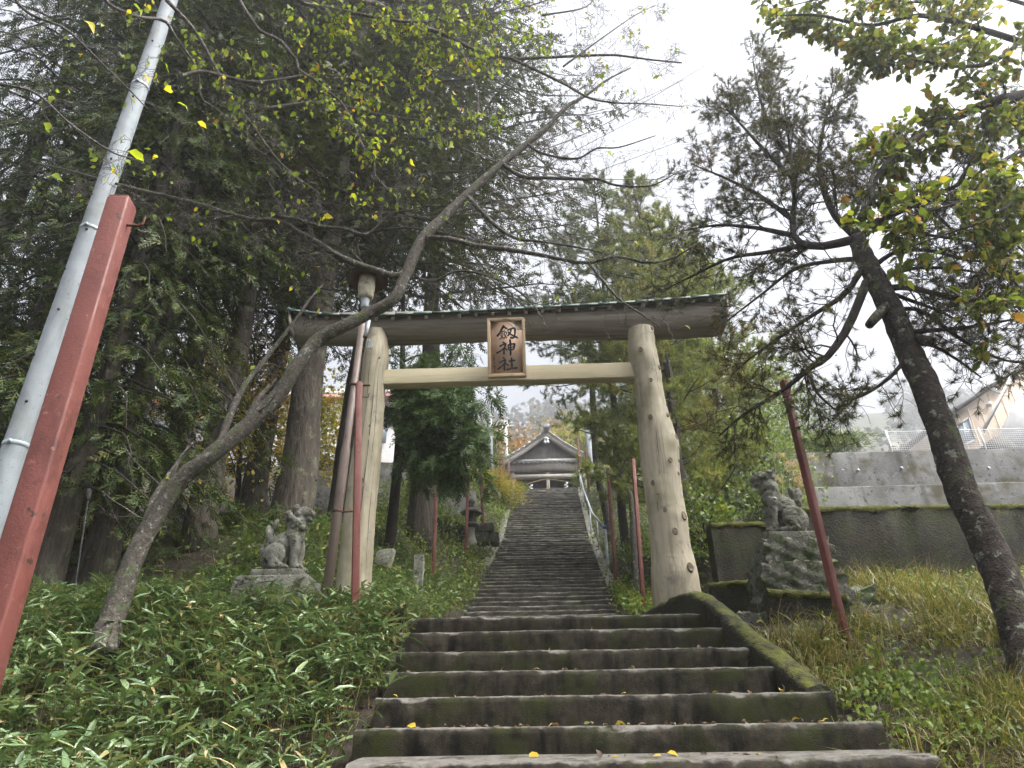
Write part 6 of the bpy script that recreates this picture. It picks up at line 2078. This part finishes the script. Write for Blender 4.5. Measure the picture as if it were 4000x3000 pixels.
leaf_mass('weeds', 'small round-leaved weeds and seedlings between the bamboo grass', scatter(900, -5.0, -.95, 2.4, 7.6, rng, lambda x, y: off_stairs(x, y, .0)), rng, .30, (.02, .05), 'freshgrass', 'weeds', SM, 6, .06, kind='stuff')
grass('dead_stems', 'dry stalks and dead blades sticking up through the bamboo grass', scatter(700, -5.0, -.95, 2.4, 7.6, rng, lambda x, y: off_stairs(x, y, .0)), rng, (.2, .5), 'grass', .3)
# fallen leaves
rng = np.random.default_rng(131)
m = MB()
fp = scatter(2600, -4.5, -.9, 2.4, 7.5, rng, lambda x, y: off_stairs(x, y, 0))
fq = scatter(1200, 1.8, 5.5, 3.2, 8.3, rng, lambda x, y: off_stairs(x, y, 0))
fr = scatter(900, 1.1, 2.2, 9.0, 16, rng, lambda x, y: off_stairs(x, y, 0))
allp = np.vstack([fp, fq, fr]) + [0, 0, .015]
put(m, T_leaf(.6, .10, .2), allp, nrm(rng.normal(0, 1, (len(allp), 3)) * [1, 1, .25]), rng.uniform(.03, .07, len(allp)), rng, j=.5)
tag(m.build('leaf_litter', LEAF['fallen']), 'brown fallen leaves littering the banks', 'leaves', kind='stuff')
m = MB()
n = 0
ps = []
for i in range(7):
    for k in range(60 if i < 2 else 34):
        edge = rng.random()
        x = rng.uniform(SL[i] + .05, SR[i] - .02)
        y = 4.0 + .41 * i + (.41 - .05 - abs(rng.normal(0, .09)))
        ps.append((x, y, STZ[i] + .012))
for k in range(60):
    i = int(rng.integers(0, 61))
    ps.append((stair_x(ysn[i]) + rng.choice([1.25, rng.uniform(-1.2, 1.3)]) + rng.normal(0, .06), ysn[i] + .32, zs[i] + .03 + zs[1] - zs[0]))
ps = np.array(ps)
put(m, T_leaf(.62, .14, .25), ps, nrm(rng.normal(0, 1, (len(ps), 3)) * [1, 1, .3] + [0, 0, .1]), rng.uniform(.03, .075, len(ps)), rng, j=.45)
tag(m.build('step_leaves', LEAF['fallen']), 'small dry leaves gathered on the steps', 'leaves', kind='stuff')
YL = [((2655, 2930), .085, 'large curled yellow leaf lying on the lowest step'), ((2590, 2938), .06, 'flat yellow leaf beside the curled one on the lowest step'), ((1625, 2828), .06, 'upright pointed yellow leaf on the second step left end'), ((2280, 2815), .04, 'round green leaf on the second step'), ((2090, 2975), .07, 'half-brown leaf lying by the lowest riser'), ((2385, 2972), .05, 'small yellow leaf lying right of the half-brown leaf'), ((1555, 2730), .04, 'pale yellow leaf at the left end of the third step')]
for (px, py), s, lab in YL:
    i = 0 if py > 2900 else 1 if py > 2760 else 2
    d = 4.0 + .41 * i + (.22 if i == 0 else .15)
    p = P(px, py, d)
    p[2] = STZ[i] + .012
    m = MB()
    tv, tf = T_leaf(.8, .10, .1)
    x_ = nrm(np.array([[rng.normal(), rng.normal() * .5, .35]]))
    put(m, (tv, tf), p[None], x_, s, rng, up=(0, -.6, 1), j=.1)
    tag(m.build('fallen_leaf', LEAF['gold' if 'green' not in lab else 'broad']), lab, 'leaf', 'single leaves on the steps')

# ------------------------------------------------------------------ bushes and small trees
def bush(name, label, c, r, n, size, mat, seed, tmpl=None, cat='bush', group=None, blade=False):
    rng = np.random.default_rng(seed)
    c = np.asarray(c, float)
    root = thing(name, c, label, cat, group)
    tubes = []
    m = MB()
    tips = []
    for k in range(16):
        az, el = rng.uniform(0, 6.28), rng.uniform(.25, 1.45)
        e = c + np.array([math.cos(az) * math.cos(el) * r[0], math.sin(az) * math.cos(el) * r[1], math.sin(el) * r[2]]) * rng.uniform(.55, .95)
        t_ = catmull([c, (c + e) / 2 + [0, 0, .12 * r[2]], e], 6)
        tubes.append((t_, np.linspace(.016, .006, 6)))
        tips.append(t_)
    tubes_mesh(tubes, 4).build('stem', MAT['darklimb'], root)
    # leaves in uneven clumps over the branches
    nc = max(12, n // 60)
    cc = []
    for k in range(nc):
        t_ = tips[rng.integers(0, 16)]
        cc.append(t_[rng.integers(2, 6)] + rng.normal(0, .16, 3) * r)
    cc = np.array(cc)
    p = cc[rng.integers(0, nc, n)] + rng.normal(0, .13, (n, 3)) * r
    p[:, 2] = np.maximum(p[:, 2], c[2] - .1)
    d = nrm((p - c) * [1, 1, .6] + rng.normal(0, .5, (n, 3)) * np.mean(r))
    put(m, tmpl or T_diamond(.6, .1), p, d, rng.uniform(size[0], size[1], n), rng, j=.6)
    m.build('foliage', LEAF[mat], root)
    return root


g_ = lambda px, py, d: (lambda q: np.array([q[0], d, gz(q[0], d)]))(P(px, py, d))
BLD = T_blade(.10, .4)
bush('bamboo_bush', 'bright yellow-green dwarf bamboo bush near the top of the stairs', g_(1975, 1960, 26.5), (1.15, .9, 1.2), 1500, (.18, .34), 'yellow', 201, BLD)
bush('bamboo_bush', 'orange-tinged yellow bush behind the red posts', g_(1900, 1900, 26.0), (.9, .8, 1.5), 900, (.18, .32), 'yellow', 202, BLD)
bush('shrub', 'round olive shrub at the head of the stairs before the shrine', g_(2035, 1900, 30.2), (.8, .8, .75), 1300, (.07, .13), 'freshgrass', 203)
bush('shrub', 'reddish shrub tucked behind the yellow bamboo bush', g_(1975, 1880, 31.5), (.9, .8, 1.0), 900, (.07, .12), 'rusty', 204)
bush('shrub', 'yellow-green leafy shrub right of the shrine front', g_(2262, 1890, 30.6), (.6, .6, 1.5), 900, (.10, .2), 'freshgrass', 205, BLD)
bush('shrub', 'light green shrub beside the stone marker', g_(1730, 2080, 18.4), (.9, .7, .9), 1100, (.07, .13), 'freshgrass', 206)
bush('shrub', 'pale green shrub below the concrete wall', g_(1640, 2060, 20.0), (1.0, .7, 1.0), 1300, (.07, .13), 'weed', 207)
bush('shrub', 'grey-green shrub against the upper concrete wall', g_(1800, 1850, 24.4), (1.2, .8, 2.2), 1800, (.08, .15), 'larch', 208)
bush('shrub', 'leafy shrub behind the pale pole left of the shrine', g_(1900, 1750, 29.0), (1.1, .9, 2.6), 1600, (.09, .16), 'farpine', 209)
bush('shrub', 'clipped dark shrub in the shade behind the guardian lion', g_(930, 2110, 13.5), (.9, .7, .6), 1500, (.06, .10), 'weed', 210)
bush('hedge', 'pale green hedge on the retaining wall beside the fence', P(3300, 1762, 17.6) + [-.3, 0, -.10], (2.0, .45, .62), 3200, (.12, .22), 'freshgrass', 211, BLD)
bush('shrub', 'green shrub with fine leaves left of the worn guardian', g_(2760, 2160, 9.2), (.55, .5, .7), 900, (.05, .09), 'weed', 212)
bush('shrub', 'bright young shrub beside the red post and knotty pillar', g_(2480, 2260, 9.6), (.45, .4, .4), 420, (.07, .12), 'freshgrass', 213)

rng = np.random.default_rng(141)


def leaf_tree(name, label, base, h, r, n, size, mat, seed, group=None, tr=.09):
    rng = np.random.default_rng(seed)
    base = np.asarray(base, float)
    root = thing(name, base, label, 'tree', group)
    ax = wander(base - [0, 0, .3], (0, 0, 1), h * .95, rng, 6, .08)
    MB().tube(catmull(ax, 14), np.linspace(tr, tr * .25, 14), 8, jit=.05, rng=rng).build('trunk', MAT['darklimb'], root, smooth=True)
    tubes, tips = [], []
    twigs(ax, tr * .8, rng, 16, h * .42, 1, tubes, tips, 1.0, .16, .06, .25, .006)
    tubes_mesh(tubes, 4).build('limb', MAT['darklimb'], root)
    e = np.array([t_[0][-1] for t_ in tips])
    k = rng.integers(0, len(e), n)
    p = e[k] + rng.normal(0, 1, (n, 3)) * np.array(r) * .13
    m = MB()
    put(m, T_diamond(.65, .1), p, rand_dirs(n, rng) + [0, 0, -.3], rng.uniform(size[0], size[1], n), rng, j=.6)
    m.build('crown', LEAF[mat], root)
    return root


leaf_tree('golden_tree', 'golden-leaved tree glowing behind the cedar trunks', g_(940, 1900, 17.2), 4.8, (4, 3, 3), 5200, (.10, .18), 'gold', 301)
leaf_tree('golden_tree', 'yellow-green low tree beside the golden one', g_(1190, 1900, 21.0), 3.8, (3, 3, 3), 3800, (.10, .18), 'yellow', 302)
leaf_tree('maple_tree', 'orange maple behind the shrine roof', g_(2180, 1700, 46), 7.5, (8, 6, 5), 4200, (.22, .4), 'orange', 303, tr=.18)
leaf_tree('maple_tree', 'rusty pink maple left behind the shrine', g_(2010, 1700, 44), 6.5, (7, 6, 5), 4200, (.2, .36), 'rusty', 304, tr=.18)
leaf_tree('maple_tree', 'ochre maple farther left behind the shrine', g_(1880, 1700, 48), 7.5, (7, 6, 5), 3600, (.22, .4), 'rusty', 305, tr=.18)
leaf_tree('green_tree', 'pale green tree right behind the shrine', g_(2380, 1750, 40), 7, (7, 6, 5), 3600, (.2, .36), 'larch', 306, tr=.18)
leaf_tree('green_tree', 'spreading light green tree before the tall retaining wall', g_(2990, 1900, 14.6), 2.9, (3, 2.6, 2), 3600, (.07, .12), 'freshgrass', 307)
leaf_tree('green_tree', 'yellow-green treetop behind the larches', g_(2880, 1700, 21), 5.0, (4, 4, 3), 4200, (.10, .18), 'freshgrass', 308)

# saplings in the shade and dead mossy snag by the knotty pillar
sn = g_(2470, 2150, 12.8)
snag = thing('mossy_snag', sn, 'crooked lichen-covered dead snag left of the knotty pillar', 'tree')
pts = [sn - [0, 0, .2], P(2470, 2020, 12.8), P(2462, 1935, 12.8), P(2435, 1880, 12.8), P(2415, 1850, 12.8)]
MB().tube(catmull(pts, 16), np.linspace(.06, .025, 16), 9, jit=.2, rng=rng).build('trunk', MAT['cherrybark'], snag, smooth=True)
pts = [P(2452, 1905, 12.8), P(2424, 1850, 12.7), P(2434, 1822, 12.7), P(2440, 1800, 12.7), P(2456, 1797, 12.7)]
MB().tube(catmull(pts, 10), np.linspace(.03, .012, 10), 7, jit=.3, rng=rng).build('limb', MAT['cherrybark'], snag, smooth=True)
pts = [P(2392, 2210, 20.5) - [0, 0, .6], P(2379, 2100, 20.5), P(2364, 1990, 20.5), P(2331, 1831, 20.5), P(2321, 1663, 20.5), P(2312, 1480, 20.5), P(2310, 1300, 20.5)]
tt = thing('bare_pine', pts[0], 'lichened dark trunk right of the handrail', 'tree')
MB().tube(catmull(pts, 24), np.linspace(.12, .09, 24), 10, jit=.08, rng=rng).build('trunk', MAT['pinebark'], tt, smooth=True)

# far wood on the hill: one mass
rng = np.random.default_rng(151)
m = MB()
n = 500
x = rng.uniform(-160, 200, n)
y = rng.uniform(110, 262, n)
z = hill_z(x, y)
tv, tf = T_diamond(.9, .12)
for k in range(n):
    h = rng.uniform(7, 12)
    con = rng.random() < .5
    q = 80
    u = rng.uniform(0, 1, q)
    a = rng.uniform(0, 6.28, q)
    rr_ = (2.8 * (1 - u) + .3 if con else 4 * np.sqrt(np.clip(1 - (2 * u - .9) ** 2, .02, 1))) * rng.uniform(.6, 1, q)
    p = np.stack([x[k] + rr_ * np.cos(a), y[k] + rr_ * np.sin(a), z[k] + .5 + u * h], 1)
    put(m, (tv, tf), p, nrm(np.stack([np.cos(a), np.sin(a), rng.uniform(-.9, .3, q)], 1)), rng.uniform(1.1, 2.1, q), rng, j=.5)
tag(m.build('wood', LEAF['forest']), 'far hillside wood dissolving in the fog', 'wood', kind='stuff')

# ------------------------------------------------------------------ fog
hz = MB().box((0, 140, 63.5), (640, 420, 131))
o = hz.build('haze', MAT['soil'], base=(0, 0, 0))
hm = bpy.data.materials.new('fog_air')
hm.use_nodes = True
t = hm.node_tree
t.nodes.clear()
out = t.nodes.new('ShaderNodeOutputMaterial')
pv = t.nodes.new('ShaderNodeVolumePrincipled')
pv.inputs['Color'].default_value = (0.93, 0.95, 1.0, 1)
pv.inputs['Density'].default_value = 0.0036
pv.inputs['Anisotropy'].default_value = 0.8
t.links.new(pv.outputs[0], out.inputs['Volume'])
o.data.materials.clear()
o.data.materials.append(hm)
tag(o, 'thin pale fog filling the valley air', 'fog', kind='stuff')
